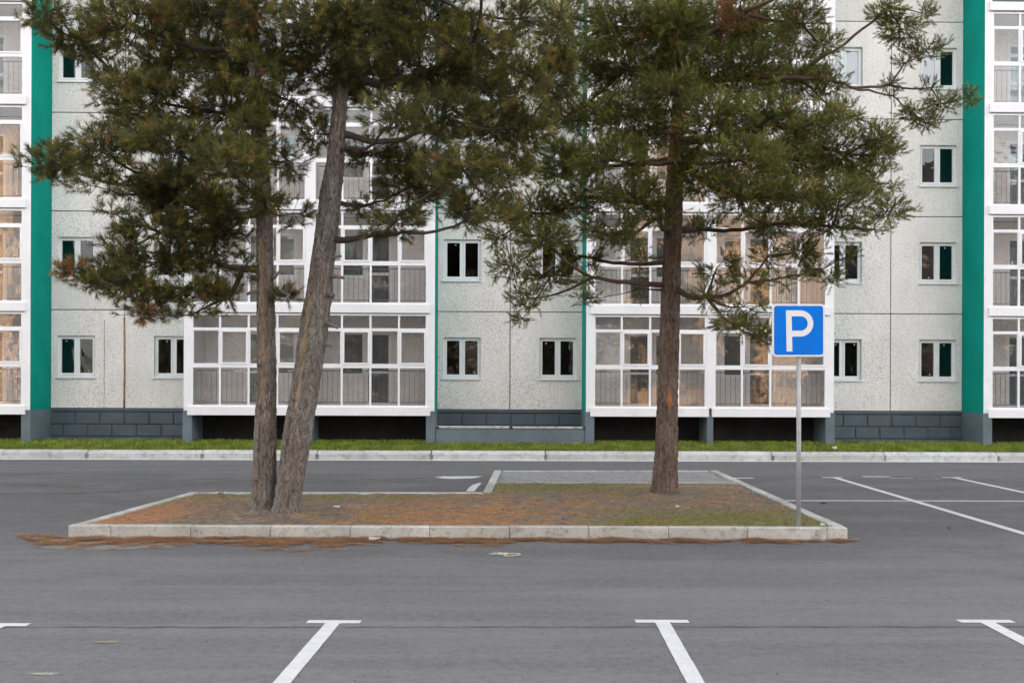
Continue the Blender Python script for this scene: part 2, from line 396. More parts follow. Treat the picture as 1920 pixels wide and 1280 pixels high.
def kerb_run(parent, p, q, side, H, Wd, L, first, mat, slope=0.0, gap=0.006, z0=0.0, wob=0.004):
    """side=+1: the body lies to the left of p->q"""
    p = Vector((p[0], p[1], 0)); q = Vector((q[0], q[1], 0)); d = q - p; T = d.length; d.normalize()
    cuts = [0.0]; x = first if first > 0 else L
    while x < T - 0.15: cuts.append(x); x += L
    cuts.append(T)
    ang = math.atan2(d.y, d.x)
    for a0, a1 in zip(cuts[:-1], cuts[1:]):
        ln = a1 - a0 - gap
        key = ('kerb', round(ln, 3), Wd, H, slope, mat.name)
        if key not in kerb_cache: kerb_cache[key] = kerb_stone_mesh(ln, Wd, H, slope=slope).mesh('kerb_stone', mat)
        o = link('kerb_stone', kerb_cache[key], parent)
        if side > 0:
            o.location = p + d * a0 + Vector((0, 0, z0)); o.rotation_euler = (0, 0, ang + random.uniform(-wob, wob))
        else:
            o.location = p + d * a1 + Vector((0, 0, z0)); o.rotation_euler = (0, 0, ang + math.pi + random.uniform(-wob, wob))
        o.location.z += random.uniform(-0.003, 0.003)
kerb_cache = {}
KH, KW = 0.165, 0.15
isl = tag(link('island_kerb', None), kind='structure')
fl, fr_ = at(128, 1009), at(1590, 1013.5)
bl, br = at(357, 922, KH), at(1345, 881, KH)
s1, s2 = at(905, 922, KH), at(927, 881, KH)
def flat(v): return Vector((v.x, v.y, 0))
fl, fr_, bl, br, s1, s2 = map(flat, (fl, fr_, bl, br, s1, s2))
kerb_run(isl, fl, fr_, +1, KH, KW, 1.0, 0.53, M['kerb'])
dR = (br - fr_).normalized(); dL = (bl - fl).normalized()
kerb_run(isl, fr_ + dR * (KW + 0.005), br, +1, KH, KW, 1.0, 0.9, M['kerb'])
kerb_run(isl, fl + dL * (KW + 0.005), bl, -1, KH, KW, 1.0, 0.7, M['kerb'])
kerb_run(isl, bl + Vector((0.16, 0, 0)), s1, -1, KH, KW, 1.0, 0.6, M['kerb'])
dS = (s2 - s1).normalized()
kerb_run(isl, s1 + dS * 0.02, s2, -1, KH, KW, 1.0, 0.8, M['kerb'])
# flush edging between soil and pavers
e1, e2 = flat(at(905, 905, 0.15)), flat(at(1386, 905, 0.15))
kerb_run(isl, e1 + Vector((0.12, 0, 0)), e2, +1, 0.158, 0.09, 1.0, 1.0, M['kerb'])
kerb_run(isl, s2 + Vector((0.17, 0, 0)), br - Vector((0.2, 0, 0)), -1, 0.158, 0.09, 1.0, 1.0, M['kerb'])

# pavers: tiny at this distance, real bevelled blocks joined into one surface
pv = MB(); y0p, y1p = e1.y + 0.10, s2.y - 0.10
def xl(y):  t = (y - s1.y) / (s2.y - s1.y); return s1.x + (s2.x - s1.x) * t + 0.17
def xr(y):  t = (y - fr_.y) / (br.y - fr_.y); return fr_.x + (br.x - fr_.x) * t - 0.17
row = 0; y = y0p
while y < y1p - 0.1:
    x = xl(y + .05) + (0.1 if row % 2 else 0)
    while x + 0.2 < xr(y + .05):
        z = 0.150 + random.uniform(-0.003, 0.004)
        c = 0.006
        pv.add([(x,y,z-c),(x+.194,y,z-c),(x+.194,y+.094,z-c),(x,y+.094,z-c),(x+c,y+c,z),(x+.194-c,y+c,z),(x+.194-c,y+.094-c,z),(x+c,y+.094-c,z)],
               [(4,5,6,7),(0,1,5,4),(1,2,6,5),(2,3,7,6),(3,0,4,7)])
        x += 0.2
    y += 0.1; row += 1
pvo = tag(pv.build('paver_surface', M['paver']), kind='stuff')

# island soil sheet with relief and a real colour map of needles, humus and moss
def inside(px, py, P):
    r = np.zeros(len(px), bool); n = len(P)
    for i in range(n):
        x1, y1 = P[i][0], P[i][1]; x2, y2 = P[(i+1) % n][0], P[(i+1) % n][1]
        c = ((y1 > py) != (y2 > py)) & (px < (x2 - x1) * (py - y1) / (y2 - y1 + 1e-12) + x1)
        r ^= c
    return r
ISL = [fl, fr_, br, s2, s1, bl]
def shrink(P, d):
    c = Vector((sum(p.x for p in P) / len(P), sum(p.y for p in P) / len(P), 0)); return P
SOIL = [fl + Vector((.10, .10, 0)), fr_ + Vector((-.13, .10, 0)), flat(at(1386, 905, .15)) + Vector((-.08, 0.04, 0)), e1 + Vector((.10, .04, 0)), s1 + Vector((.08, -.08, 0)), bl + Vector((.12, -.10, 0))]
def vnoise(x, y, z=0.0, s=1.0, o=4):
    return np.array([noise.fractal((float(a) * s, float(b) * s, z), 0.9, 2.0, o) for a, b in zip(x, y)])
def soil_colour(x, y):
    """needle litter (orange), humus (brown-grey), moss and grass (green) as they lie"""
    n1 = vnoise(x, y, 3.1, 0.9); n2 = vnoise(x, y, 9.7, 2.6); n3 = vnoise(x, y, 21.0, 0.5)
    yn = (y - fl.y) / (s2.y - fl.y)
    brown = np.array([0.15, 0.115, 0.088]); orange = np.array([0.34, 0.165, 0.075]); green = np.array([0.12, 0.14, 0.030]); sand = np.array([0.26, 0.225, 0.18]); ochre = np.array([0.20, 0.135, 0.045])
    # orange: left end, front middle, and a band along the right kerb
    o = np.clip(1.2 - np.abs(x + 5.2) / 0.9, 0, 1) * np.clip(1.3 - yn * 2.5, 0, 1) * 1.2
    o += np.clip(1 - np.abs(x + 0.9) / 2.2, 0, 1) * np.clip(1.1 - yn * 2.0, 0, 1) * 0.9
    o += np.clip(0.25 + n1 * 1.3 + n2 * 0.7, 0, 1) * 0.5 * np.clip((x + 2.6) * 0.8, 0, 1) * np.clip(1.6 - yn * 2, 0, 1)
    g = np.clip((x - 0.6) / 1.4, 0, 1) * np.clip(1.25 - yn * 4.0, 0, 1) * 1.3 + np.clip((yn - 0.42) * 6, 0, 1) * np.clip(1.4 - np.abs(x - 0.3) / 1.9, 0, 1) * 0.8
    g += np.clip(1 - np.abs(yn - 0.40) * 12, 0, 1) * np.clip((-x) * 0.3, 0, 0.6)
    g = g + n2 * 0.5 + n1 * 0.3
    o = np.clip(o + n2 * 0.55, 0, 1); g = np.clip(g * 1.0, 0, 1)
    sd_ = np.clip((n3 * 1.5 + n2 - 0.45) * 2, 0, 1) * 0.5
    c = np.outer(np.ones_like(x), brown)
    c = c * (1 - sd_[:, None]) + sand * sd_[:, None]
    c = c * (1 - o[:, None]) + orange * o[:, None]
    c = c * (1 - g[:, None] * 0.8) + (green * 0.75 + ochre * 0.25) * g[:, None] * 0.8
    return c, o, g
nx, ny = 260, 110
gx = np.linspace(fl.x, fr_.x, nx); gy = np.linspace(fl.y + .08, e1.y + .07, ny)
GX, GY = np.meshgrid(gx, gy); px_, py_ = GX.ravel(), GY.ravel()
ins = inside(px_, py_, SOIL)
cc, oo, gg = soil_colour(px_, py_)
hz = 0.148 + vnoise(px_, py_, 1.0, 3.0) * 0.016 + vnoise(px_, py_, 5.0, 14.0, 2) * 0.006
TR = [(pix(494, 965, 15.85)), (pix(538, 965, 15.75)), (pix(1247, 922, 18.9))]
for t_ in TR: hz += 0.05 * np.exp(-((px_ - t_.x)**2 + (py_ - t_.y)**2) / 0.12)
V = np.stack([px_, py_, hz], 1); idx = np.arange(nx * ny).reshape(ny, nx)
q = np.stack([idx[:-1, :-1].ravel(), idx[:-1, 1:].ravel(), idx[1:, 1:].ravel(), idx[1:, :-1].ravel()], 1)
q = q[ins[q].all(1)]
me = npmesh('island_soil', V, q, M['soil'], True, {'tint': np.concatenate([cc, np.ones((len(cc), 1))], 1)})
tag(link('island_soil', me), kind='structure')

# scatter of thin blades / needles as one joined mesh
def scatter(name, P, C, length, width, tilt, parent=None, kind='stuff', lay=False, mat='blade'):
    n = len(P); az = rng.uniform(0, 2 * np.pi, n)
    L = length * rng.uniform(0.5, 1.3, n)
    el = rng.uniform(tilt[0], tilt[1], n)
    d = np.stack([np.cos(az) * np.cos(el), np.sin(az) * np.cos(el), np.sin(el)], 1)
    sdv = np.stack([-np.sin(az), np.cos(az), np.zeros(n)], 1)
    W_ = width * rng.uniform(0.7, 1.3, n)
    a = P - sdv * W_[:, None] / 2; b = P + sdv * W_[:, None] / 2
    mid = P + d * (L * 0.55)[:, None]; tip = P + d * L[:, None]
    if not lay: tip[:, 0] += rng.normal(0, .15, n) * L; tip[:, 1] += rng.normal(0, .15, n) * L
    V = np.empty((n * 4, 3)); V[0::4] = a; V[1::4] = b; V[2::4] = mid + sdv * W_[:, None] * .35; V[3::4] = tip
    i = np.arange(n) * 4
    F = np.concatenate([np.stack([i, i + 1, i + 2], 1), np.stack([i, i + 2, i + 3], 1)])
    Cc = np.repeat(np.concatenate([C, np.ones((n, 1))], 1), 4, 0)
    o = link(name, npmesh(name, V, F, M[mat], False, {'tint': Cc}), parent)
    if kind: o['kind'] = kind
    return o
# needle litter lying on the island
N = 90000
x = rng.uniform(fl.x, fr_.x, N); y = rng.uniform(fl.y + .1, e1.y + .05, N)
k = inside(x, y, SOIL); x, y = x[k], y[k]
c_, o_, g_ = soil_colour(x, y)
keep = rng.uniform(0, 1, len(x)) < (0.18 + 0.82 * o_); x, y, c_, o_ = x[keep], y[keep], c_[keep], o_[keep]
base = np.where(rng.uniform(0, 1, (len(x), 1)) < 0.75, np.array([[0.42, 0.22, 0.10]]), np.array([[0.42, 0.32, 0.19]]))
scatter('needle_litter', np.stack([x, y, 0.155 + rng.uniform(0, .02, len(x))], 1), base * rng.uniform(0.5, 1.3, (len(x), 1)), 0.075, 0.0032, (-0.08, 0.15), lay=True)
N = 60000
x = rng.uniform(fl.x, fr_.x, N); y = rng.uniform(fl.y + .1, e1.y + .05, N)
k = inside(x, y, SOIL); x, y = x[k], y[k]
c_, o_, g_ = soil_colour(x, y)
keep = rng.uniform(0, 1, len(x)) < g_ * 1.1 - 0.12; x, y = x[keep], y[keep]
base = np.array([[0.16, 0.20, 0.035]]) * (1 - rng.uniform(0, .6, (len(x), 1))) + np.array([[0.22, 0.18, 0.06]]) * rng.uniform(0, .6, (len(x), 1))
scatter('island_grass', np.stack([x, y, 0.146 + rng.uniform(0, .01, len(x))], 1), base * rng.uniform(0.6, 1.3, (len(x), 1)), 0.035, 0.004, (0.3, 1.3))

# drift of orange needles along the foot of the front kerb
dr = at(128, 1013).y
def drift_w(x):   # width of the drift in front of the kerb at lateral position x
    L0 = fl.x
    w0 = 0.30 + 0.22 * noise.fractal((x * 0.9, 2.2, 0), 1, 2, 4) + 0.10 * noise.noise((x * 5, 0, 1))
    w0 += 0.70 * math.exp(-((x - (L0 + 0.6)) / 1.1) ** 2) + 0.85 * math.exp(-((x - (L0 + 3.0)) / 0.75) ** 2) + 0.35 * math.exp(-((x + 0.35) / 0.6) ** 2)
    if x < L0: w0 *= max(0, 1 - (L0 - x) / 0.75) ** 0.7
    if x > fr_.x - .3: w0 *= max(0, 1 - (x - fr_.x + .3) / 0.5)
    return max(w0, 0.0)
P = []; C = []
def kerb_y(x): t = (x - fl.x) / (fr_.x - fl.x); return fl.y + (fr_.y - fl.y) * t
for _ in range(115000):
    x = random.uniform(fl.x - 0.72, fr_.x + 0.4); wd = drift_w(x)
    if wd <= 0.01 or random.random() > min(1, wd / 0.7 + .15): continue
    t = abs(random.gauss(0, 0.55))
    yb = kerb_y(x); off = t * wd
    if x < fl.x: yb += 0.22 * min(1, (fl.x - x) * 2.5); off = random.random() * wd * 1.3
    n_ = noise.fractal((x * 3, (yb - off) * 5, 7), 1, 2, 3)
    n_ += 0.5 * noise.noise((x * 9, (yb - off) * 22, 3))
    if n_ < -0.02 - 0.35 * (1 - t) + 0.25 * t * t: continue
    if x > -0.2 and random.random() < 0.2: continue
    z = 0.012 + max(0, 0.035 * (1 - t)) * max(0, 0.6 + n_) * random.random()
    P.append((x, yb - off - 0.005, z)); tt = random.random()
    cc0 = (0.52, 0.25, 0.11) if tt < .6 else ((0.26, 0.14, 0.07) if tt < .78 else (0.60, 0.45, 0.30))
    s_ = random.uniform(.6, 1.25); C.append((cc0[0] * s_, cc0[1] * s_, cc0[2] * s_))
scatter('needle_drift', np.array(P), np.array(C), 0.085, 0.0036, (-0.1, 0.22), lay=True)
# pale dust rim left round the drift
V = []; F = []
xs = np.linspace(fl.x - 0.95, fl.x + 2.6, 60)
for i, x in enumerate(xs):
    wd = drift_w(max(x, fl.x - .6)) + 0.0 + 0.12 * noise.noise((x * 3, 4, 4)); yb = kerb_y(x) + (0.2 if x < fl.x - .2 else 0)
    e = min(1, (x - xs[0]) * 2.5) * min(1, (xs[-1] - x) * .9)
    V += [(x, yb - 0.02 - 0.0, 0.0025), (x, yb - 0.02 - wd * e, 0.0025)]
    if i: F.append((2*i-2, 2*i-1, 2*i+1, 2*i))
link('dust_film', npmesh('dust_film', V, F, simple('dust', (0.17, 0.155, 0.14), 0.95, 0.3, 9)), road)

# ------------------------------------------------------------------ the building
FAC_Y, FAC_A = 32.56, R(1.0)
bld = link('apartment_building', None, loc=(0, FAC_Y, 0)); bld.rotation_euler = (0, 0, FAC_A)
tag(bld, 'long white pebble-dashed apartment block with teal fins, glazed white loggias and dark slate plinth', 'apartment building')
def fy(x): return 0
SH = 2.8; ZB = 1.286; ZF = 1.139           # storey height, first panel base, first fascia base
LC = [-16.515, -5.55, 5.41, 16.375]        # loggia centres
SC = [-11.03, -0.06, 10.89]                # centres of the recessed wall sections
LH = 3.41; PRO = 1.45; WT = 0.20
NS = 4
TOP = 27.0
b2w = Matrix.Translation((0, FAC_Y, 0)) @ Matrix.Rotation(FAC_A, 4, 'Z')

# wall panels with a window opening, one object each
def panel_mesh(Wp, Hp, hole, th=0.22):
    x0, x1, z0, z1 = hole; xs = [0, x0, x1, Wp]; zs = [0, z0, z1, Hp]; b = MB(); c = 0.012
    V = []; F = []
    for y_ in (0.0,):
        for z in zs:
            for x in xs: V.append((x, y_, z))
    for j in range(3):
        for i in range(3):
            if i == 1 and j == 1: continue
            a = j * 4 + i; F.append((a, a + 1, a + 5, a + 4))
    b.add(V, F)
    # outer rim and reveals
    def q(p0, p1): b.add([(p0[0], 0, p0[1]), (p1[0], 0, p1[1]), (p1[0], th, p1[1]), (p0[0], th, p0[1])], [(0, 3, 2, 1)])
    q((0, 0), (Wp, 0)); q((Wp, 0), (Wp, Hp)); q((Wp, Hp), (0, Hp)); q((0, Hp), (0, 0))
    q((x0, z1), (x1, z1)); q((x1, z1), (x1, z0)); q((x1, z0), (x0, z0)); q((x0, z0), (x0, z1))
    return b.mesh('wall_panel', M['pebble'])
GAPJ = 0.030
PW = LC[2] - LH - (LC[1] + LH); HALF = PW / 2
WINW, WINZ0, WINZ1 = 1.07, 0.86, 2.05      # opening in the panel
pl = {}
for sgn in (-1, 1):
    Wp = HALF - GAPJ / 2; cx = 1.37
    h = (cx - WINW/2 - GAPJ/2, cx + WINW/2 - GAPJ/2) if sgn > 0 else (Wp - cx - WINW/2 + GAPJ/2, Wp - cx + WINW/2 + GAPJ/2)
    pl[sgn] = panel_mesh(Wp, SH - GAPJ, (h[0], h[1], WINZ0, WINZ1))

def frame_ring(b, x0, x1, z0, z1, w_, y0, y1, mi=0):
    b.box(x0, x1, y0, y1, z0, z0 + w_, mi); b.box(x0, x1, y0, y1, z1 - w_, z1, mi)
    b.box(x0, x0 + w_, y0, y1, z0 + w_, z1 - w_, mi); b.box(x1 - w_, x1, y0, y1, z0 + w_, z1 - w_, mi)
# window frame: outer ring + two sashes; origin bottom-left of the opening
wf = MB(); WH = WINZ1 - WINZ0
frame_ring(wf, 0.0, WINW, 0.035, WH, 0.045, 0.10, 0.17)
mid = WINW / 2
wf.box(mid - 0.03, mid + 0.03, 0.105, 0.168, 0.08, WH - 0.045)
frame_ring(wf, 0.047, mid - 0.032, 0.082, WH - 0.047, 0.047, 0.085, 0.15)
frame_ring(wf, mid + 0.032, WINW - 0.047, 0.082, WH - 0.047, 0.047, 0.085, 0.15)
wf_me = wf.mesh('window_frame', M['pvc'])
gw = mid - 0.032 - 0.047 - 0.094
pm = MB(); pm.box(0, gw, 0, 0.006, 0, WH - 0.047 - 0.047 - 0.082 - 0.047); pane_me = pm.mesh('pane', M['glass2'])
sm_ = MB(); sm_.add([(-0.04,-0.055,0.0),(WINW+0.04,-0.055,0.0),(WINW+0.04,0.099,0.032),(-0.04,0.099,0.032),(-0.04,-0.055,-0.025),(WINW+0.04,-0.055,-0.025),(WINW+.04,0.099,-0.004),(-.04,0.099,-0.004)],
        [(0,1,2,3),(4,7,6,5),(0,4,5,1),(1,5,6,2),(3,2,6,7),(0,3,7,4)]); sill_me = sm_.mesh('sill', M['pvc'])
hd = MB(); hd.box(0, 0.035, -0.012, 0.0, 0, 0.035); dot_me = hd.mesh('sticker', M['paper'])
sb = MB(); sb.box(0, gw, 0, 0.004, 0, 0.95); blind_me = sb.mesh('blind', M['blind'])
for si, sc_ in enumerate(SC):
    for k in range(NS + 1):
        for sgn in (-1, 1):
            x0 = sc_ + (GAPJ / 2 if sgn > 0 else -HALF)
            z0 = ZB + SH * k + GAPJ / 2
            p = link('wall_panel', pl[sgn], bld, (x0, random.uniform(-0.004, 0.004), z0))
            if k == NS: continue
            wo = link('window', wf_me, bld, (sc_ + sgn * 1.37 - WINW / 2, 0, z0 + WINZ0))
            for j in (0, 1):
                link('pane', pane_me, wo, ((0.094 if j == 0 else mid + 0.079), 0.115, 0.129))
                if random.random() < 0.7:
                    link('sticker', dot_me, wo, ((0.094 if j == 0 else mid + 0.079) + random.uniform(0.08, gw - .1), 0.114, random.choice([0.16, 0.17, 1.02])))
                if (k == 3 and si == 2 and not (sgn > 0 and j == 1)):
                    sbm = link('blind', blind_me, wo, ((0.094 if j == 0 else mid + 0.079), 0.135, 0.129)); sbm.scale.z = 1.03
            link('sill', sill_me, wo, (0, 0, 0))
# joint backing sheets and rusty pipe in the left section
for sc_ in SC:
    jb = MB(); jb.box(sc_ - 0.03, sc_ + 0.03, 0.035, 0.05, ZB, ZB + SH * 5); jb.build('joint_filling', M['joint'], bld)
    for k in range(1, 5):
        for xa, xb in ((sc_ - HALF, sc_ - .031), (sc_ + .031, sc_ + HALF)):
            jb = MB(); jb.box(xa, xb, 0.035, 0.05, ZB + SH * k - 0.03, ZB + SH * k + 0.03); jb.build('joint_filling', M['joint'], bld)
jp = MB(); jp.tube([(SC[0] + 0.0, -0.012, ZB), (SC[0] + 0.01, -0.014, ZB + 1.2), (SC[0] - 0.005, -0.012, ZB + 2.6)], 0.024, 8); jp.build('sealant_bead', M['rust'], bld, smooth=True)
cr = MB(); zc = [ZB + 0.02 + i * 0.1 for i in range(26)]
cr.tube([(SC[0] - 0.57 + 0.018 * noise.noise((z * 3, 0, 0)), -0.002, z) for z in zc], [0.006 + 0.006 * abs(noise.noise((z * 5, 1, 0))) for z in zc], 4); cr.build('wall_crack', M['joint'], bld)

# side fins (teal outside, white end, slate foot)
for li, lc in enumerate(LC):
    for sgn in (-1, 1):
        if (li == 0 and sgn < 0) or (li == 3 and sgn > 0): continue
        xa, xb = (lc + LH - WT, lc + LH) if sgn > 0 else (lc - LH, lc - LH + WT)
        f = MB(); f.box(xa, xb, -PRO, 0.03 if False else -0.001, ZB - 0.02, TOP - 1.0)
        # material index per face: outer side teal, front white, inner pebble
        f.m = [1, 1, 1, 0 if sgn > 0 else 2, 1, 0 if sgn < 0 else 2]
        f.build('side_fin', [M['teal'], M['white'], M['pebble']], bld)
        g = MB(); g.cbox(xa - (0.03 if sgn > 0 else 0.02), xb + (0.02 if sgn > 0 else 0.03), -PRO - 0.03, -0.002, 0.2, ZB - 0.02, 0.006); g.build('fin_foot', M['slate2'], bld)

# loggia glazing units -------------------------------------------------
UW = LH - WT - 0.10                        # width of a half loggia's glazing
pitch = UW / 4
G0, G1, G2, G3 = 0.235, 1.345, 2.35, 2.775   # heights over the fascia base
def glazing_frame():
    b = MB(); e = 0.05
    frame_ring(b, 0, UW, G0, G3, e, 0.0, 0.07)
    for i in (1, 2, 3): b.box(i * pitch - 0.028, i * pitch + 0.028, 0.002, 0.068, G0 + e, G3 - e)
    for i in range(4):
        xa = i * pitch + (e if i == 0 else 0.028); xb = (i + 1) * pitch - (e if i == 3 else 0.028)
        b.box(xa, xb, 0.004, 0.066, G1 - 0.05, G1 + 0.05); b.box(xa, xb, 0.004, 0.066, G2 - 0.035, G2 + 0.035)
        # opening sashes in the middle row stand slightly proud
        if i in (1, 3): frame_ring(b, xa - .006, xb + .006, G1 + 0.052, G2 - 0.037, 0.045, -0.016, 0.05)
        else: frame_ring(b, xa + .001, xb - .001, G1 + 0.052, G2 - 0.037, 0.016, 0.012, 0.05)
    return b.mesh('loggia_glazing', M['pvc'])
gf_me = glazing_frame()
def pane_box(wd, h, name, mat=None):
    b = MB(); b.box(0, wd, 0, 0.006, 0, h); return b.mesh(name, mat or M['glass'])
pw = pitch - 0.05
pane_meshes = [pane_box(pw, G1 - .05 - G0 - .05, 'pane'), pane_box(pw, G2 - .035 - G1 - .05, 'pane'), pane_box(pw, G3 - .05 - G2 - .035, 'pane')]
pane_z = [G0 + .05, G1 + .05, G2 + .035]
def railing_mesh():
    b = MB(); zb, zt = 0.36, 1.22
    b.box(0.08, UW - 0.08, 0.19, 0.21, zt - 0.012, zt + 0.012); b.box(0.08, UW - 0.08, 0.193, 0.207, zb - 0.01, zb + 0.01)
    n = int((UW - 0.16) / 0.135)
    for i in range(n + 1):
        x = 0.08 + (UW - .16) * i / n; b.box(x - 0.005, x + 0.005, 0.195, 0.205, zb, zt)
    return b.mesh('railing', M['rail'])
rail_me = railing_mesh()
def fascia_mesh():
    b = MB(); b.cbox(-0.10, UW + 0.07, -0.075, 0.02, 0.0, G0, 0.006); return b
for li, lc in enumerate(LC):
    for sgn in (-1, 1):
        if (li == 0 and sgn < 0) or (li == 3 and sgn > 0): continue
        x0 = lc - LH + WT if sgn < 0 else lc + 0.10
        for k in range(NS + 1):
            zb = ZF + SH * k
            fb = MB()
            xa, xb = (x0 - 0.085, x0 + UW + 0.06) if sgn < 0 else (x0 - 0.06, x0 + UW + 0.085)
            fb.cbox(xa, xb, -PRO - 0.07, -PRO + 0.04, zb, zb + G0, 0.006); fb.build('fascia', M['white'], bld)
            sl_ = MB(); sl_.box(x0, x0 + UW, -PRO + 0.041, -0.003, zb + 0.02, zb + G0 - 0.02); sl_.build('floor_slab', M['white'], bld)
            if k == NS: continue
            g = link('loggia_glazing', gf_me, bld, (x0, -PRO, zb))
            for i in range(4):
                for r in range(3):
                    link('pane', pane_meshes[r], g, (i * pitch + 0.025, 0.03, pane_z[r]))
            link('railing', rail_me, g)
    # centre post and pier
    if True:
        cp = MB(); cp.cbox(lc - 0.10, lc + 0.10, -PRO - 0.012, -PRO + 0.09, ZF + G0, TOP - 1, 0.004); cp.box(lc - 0.06, lc + 0.06, -PRO + 0.091, -0.003, ZF + G0 + .01, TOP - 1.05); cp.build('centre_post', M['white'], bld)
        pr = MB(); pr.cbox(lc - 0.085, lc + 0.085, -PRO - 0.03, -0.002, 0.2, ZF + 0.06, 0.006)
        pr.v = [(v[0], v[1] if v[1] > -1 else v[1] + 0.0, v[2]) for v in pr.v]; pr.build('centre_pier', M['slate2'], bld)
# back walls of the loggias with door and window openings
def back_wall(sgn):
    b = MB(); W0 = LH - WT; z0, z1 = G0, SH
    # openings measured from the loggia centre
    wa, wb_, da, db = 0.62, 1.36, 1.36, 2.10
    b.box(0.06, wa, 0, 0.15, z0, z1 + 0.0); b.box(db, W0, 0, 0.15, z0, z1)
    b.box(wa, db, 0, 0.15, 2.36, z1); b.box(wa, wb_, 0, 0.15, z0, 1.10)
    if sgn < 0: b.v = [(-v[0], v[1], v[2]) for v in b.v]; b.f = [tuple(reversed(f)) for f in b.f]
    return b.mesh('loggia_back_wall', M['pebble'])
bw = {s_: back_wall(s_) for s_ in (-1, 1)}
def door_frame(sgn):
    b = MB(); frame_ring(b, 0.62, 1.345, 1.10, 2.36, 0.075, 0.04, 0.10); frame_ring(b, 1.35, 2.10, G0 + .01, 2.36, 0.085, 0.04, 0.10)
    b.box(1.435, 2.015, 0.045, 0.095, 1.17, 1.25); b.box(0.60, 1.36, -0.03, 0.05, 1.075, 1.10)
    if sgn < 0: b.v = [(-v[0], v[1], v[2]) for v in b.v]; b.f = [tuple(reversed(f)) for f in b.f]
    return b.mesh('balcony_door', M['pvc'])
dfm = {s_: door_frame(s_) for s_ in (-1, 1)}
dp = [pane_box(0.575, 0.86, 'door_pane', M['glass2']), pane_box(0.575, 0.82, 'door_pane', M['glass2']), pane_box(0.575, 1.11, 'door_pane', M['glass2'])]
dpt = [pane_box(0.575, 0.86, 'door_pane', M['dooryglass']), pane_box(0.575, 0.82, 'door_pane', M['dooryglass']), pane_box(0.575, 1.11, 'door_pane', M['dooryglass'])]
for li, lc in enumerate(LC):
    for sgn in (-1, 1):
        if (li == 0 and sgn < 0) or (li == 3 and sgn > 0): continue
        for k in range(NS):
            zb = ZF + SH * k
            link('loggia_back_wall', bw[sgn], bld, (lc, 0, zb))
            d = link('balcony_door', dfm[sgn], bld, (lc, 0, zb))
            ms = dpt if (li, sgn) in ((1, -1),) or (li == 1 and k == 1) or (li == 3) else dp
            def xx(a): return a if sgn > 0 else -a - 0.575
            link('door_pane', ms[0], d, (xx(1.438), 0.06, 0.32)); link('door_pane', ms[1], d, (xx(1.438), 0.06, 1.255)); link('door_pane', ms[2], d, (xx(0.695), 0.06, 1.175))
# plinth
for si, sc_ in enumerate(SC):
    pb = MB(); pb.box(sc_ - HALF, sc_ + HALF, -0.02, 0.2, 0.1, ZB - 0.001); pb.build('plinth_wall', M['dark' if False else 'slate'], bld)
    cb = MB(); cb.cbox(sc_ - HALF + .002, sc_ + HALF - .002, -0.065, -0.021, ZB - 0.085, ZB - 0.002, 0.012); cb.build('plinth_cap', M['slate'], bld)
    for r, (z0, z1) in enumerate(((0.845, 1.165), (0.50, 0.82), (0.16, 0.475))):
        x = sc_ - HALF + 0.01 - (0.35 if r % 2 else 0.0)
        while x < sc_ + HALF - 0.02:
            xa, xb = max(x, sc_ - HALF + .01), min(x + 0.665, sc_ + HALF - .01)
            if xb - xa > 0.06:
                q_ = MB(); q_.cbox(xa, xb, -0.055, -0.0205, z0, z1, 0.016); q_.build('plinth_block', M['slate'], bld)
            x += 0.70
# wall under the loggias, its deep shade painted in near-black; over it the house body
for li, lc in enumerate(LC):
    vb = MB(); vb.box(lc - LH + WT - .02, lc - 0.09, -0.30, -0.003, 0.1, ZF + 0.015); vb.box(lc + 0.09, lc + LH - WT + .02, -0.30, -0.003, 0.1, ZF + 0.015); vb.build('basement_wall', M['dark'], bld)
XL, XR = -85.0, 62.0
body = MB()
for k in range(0, 6): body.box(LC[0] - LH, LC[3] + LH, 0.25, 9.9, ZF + SH * k - 0.02, ZF + SH * k + 0.2)
body.box(LC[0] - LH, LC[3] + LH, 4.0, 4.1, ZB, ZB + SH * 5)
xw = LC[0] - LH
for xw in [LC[0]-LH, LC[0]+LH-.1, SC[0], LC[1]-LH+.1, LC[1], LC[1]+LH-.1, SC[1], LC[2]-LH+.1, LC[2], LC[2]+LH-.1, SC[2], LC[3]-LH+.1, LC[3]+LH]:
    body.box(xw - .08, xw + .08, 0.25, 4.0, ZB, ZB + SH * 5)
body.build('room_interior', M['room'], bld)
sh = MB()
sh.box(XL, XR, 10, 12, 0, TOP); sh.box(XL, XR, 0.0, 10, TOP - 0.6, TOP)
sh.box(XL, LC[0] - LH, 0, 10, 0, TOP - .6); sh.box(LC[3] + LH, XR, 0, 10, 0, TOP - .6)
sh.box(LC[0] - LH, LC[3] + LH, 0.0, 0.25, ZB + SH * 5 + .011, TOP - .6)
sh.build('outer_shell', M['pebble'], bld)
up = MB()   # loggia stacks above and beside the picture, plainly built
for lc in [LC[0] - 2 * 10.965, LC[0] - 10.965, LC[3] + 10.965, LC[3] + 2 * 10.965]:
    for k in range(9):
        up.box(lc - LH, lc + LH, -PRO - .05, -0.01, ZF + SH * k, ZF + SH * k + G0, 0)
        up.box(lc - LH + .2, lc + LH - .2, -PRO, -0.01, ZF + SH * k + G0, ZF + SH * k + SH, 1)
for lc in LC:
    for k in range(5, 9):
        up.box(lc - LH + .2, lc + LH - .2, -PRO - .05, -0.01, ZF + SH * k, ZF + SH * k + G0, 0)
        up.box(lc - LH + .2, lc + LH - .2, -PRO, -0.01, ZF + SH * k - SH + G0 if k == 5 else ZF + SH * k + G0, ZF + SH * k + (0 if k == 5 else SH), 1)
up.build('upper_loggias', [M['white'], M['slate']], bld)

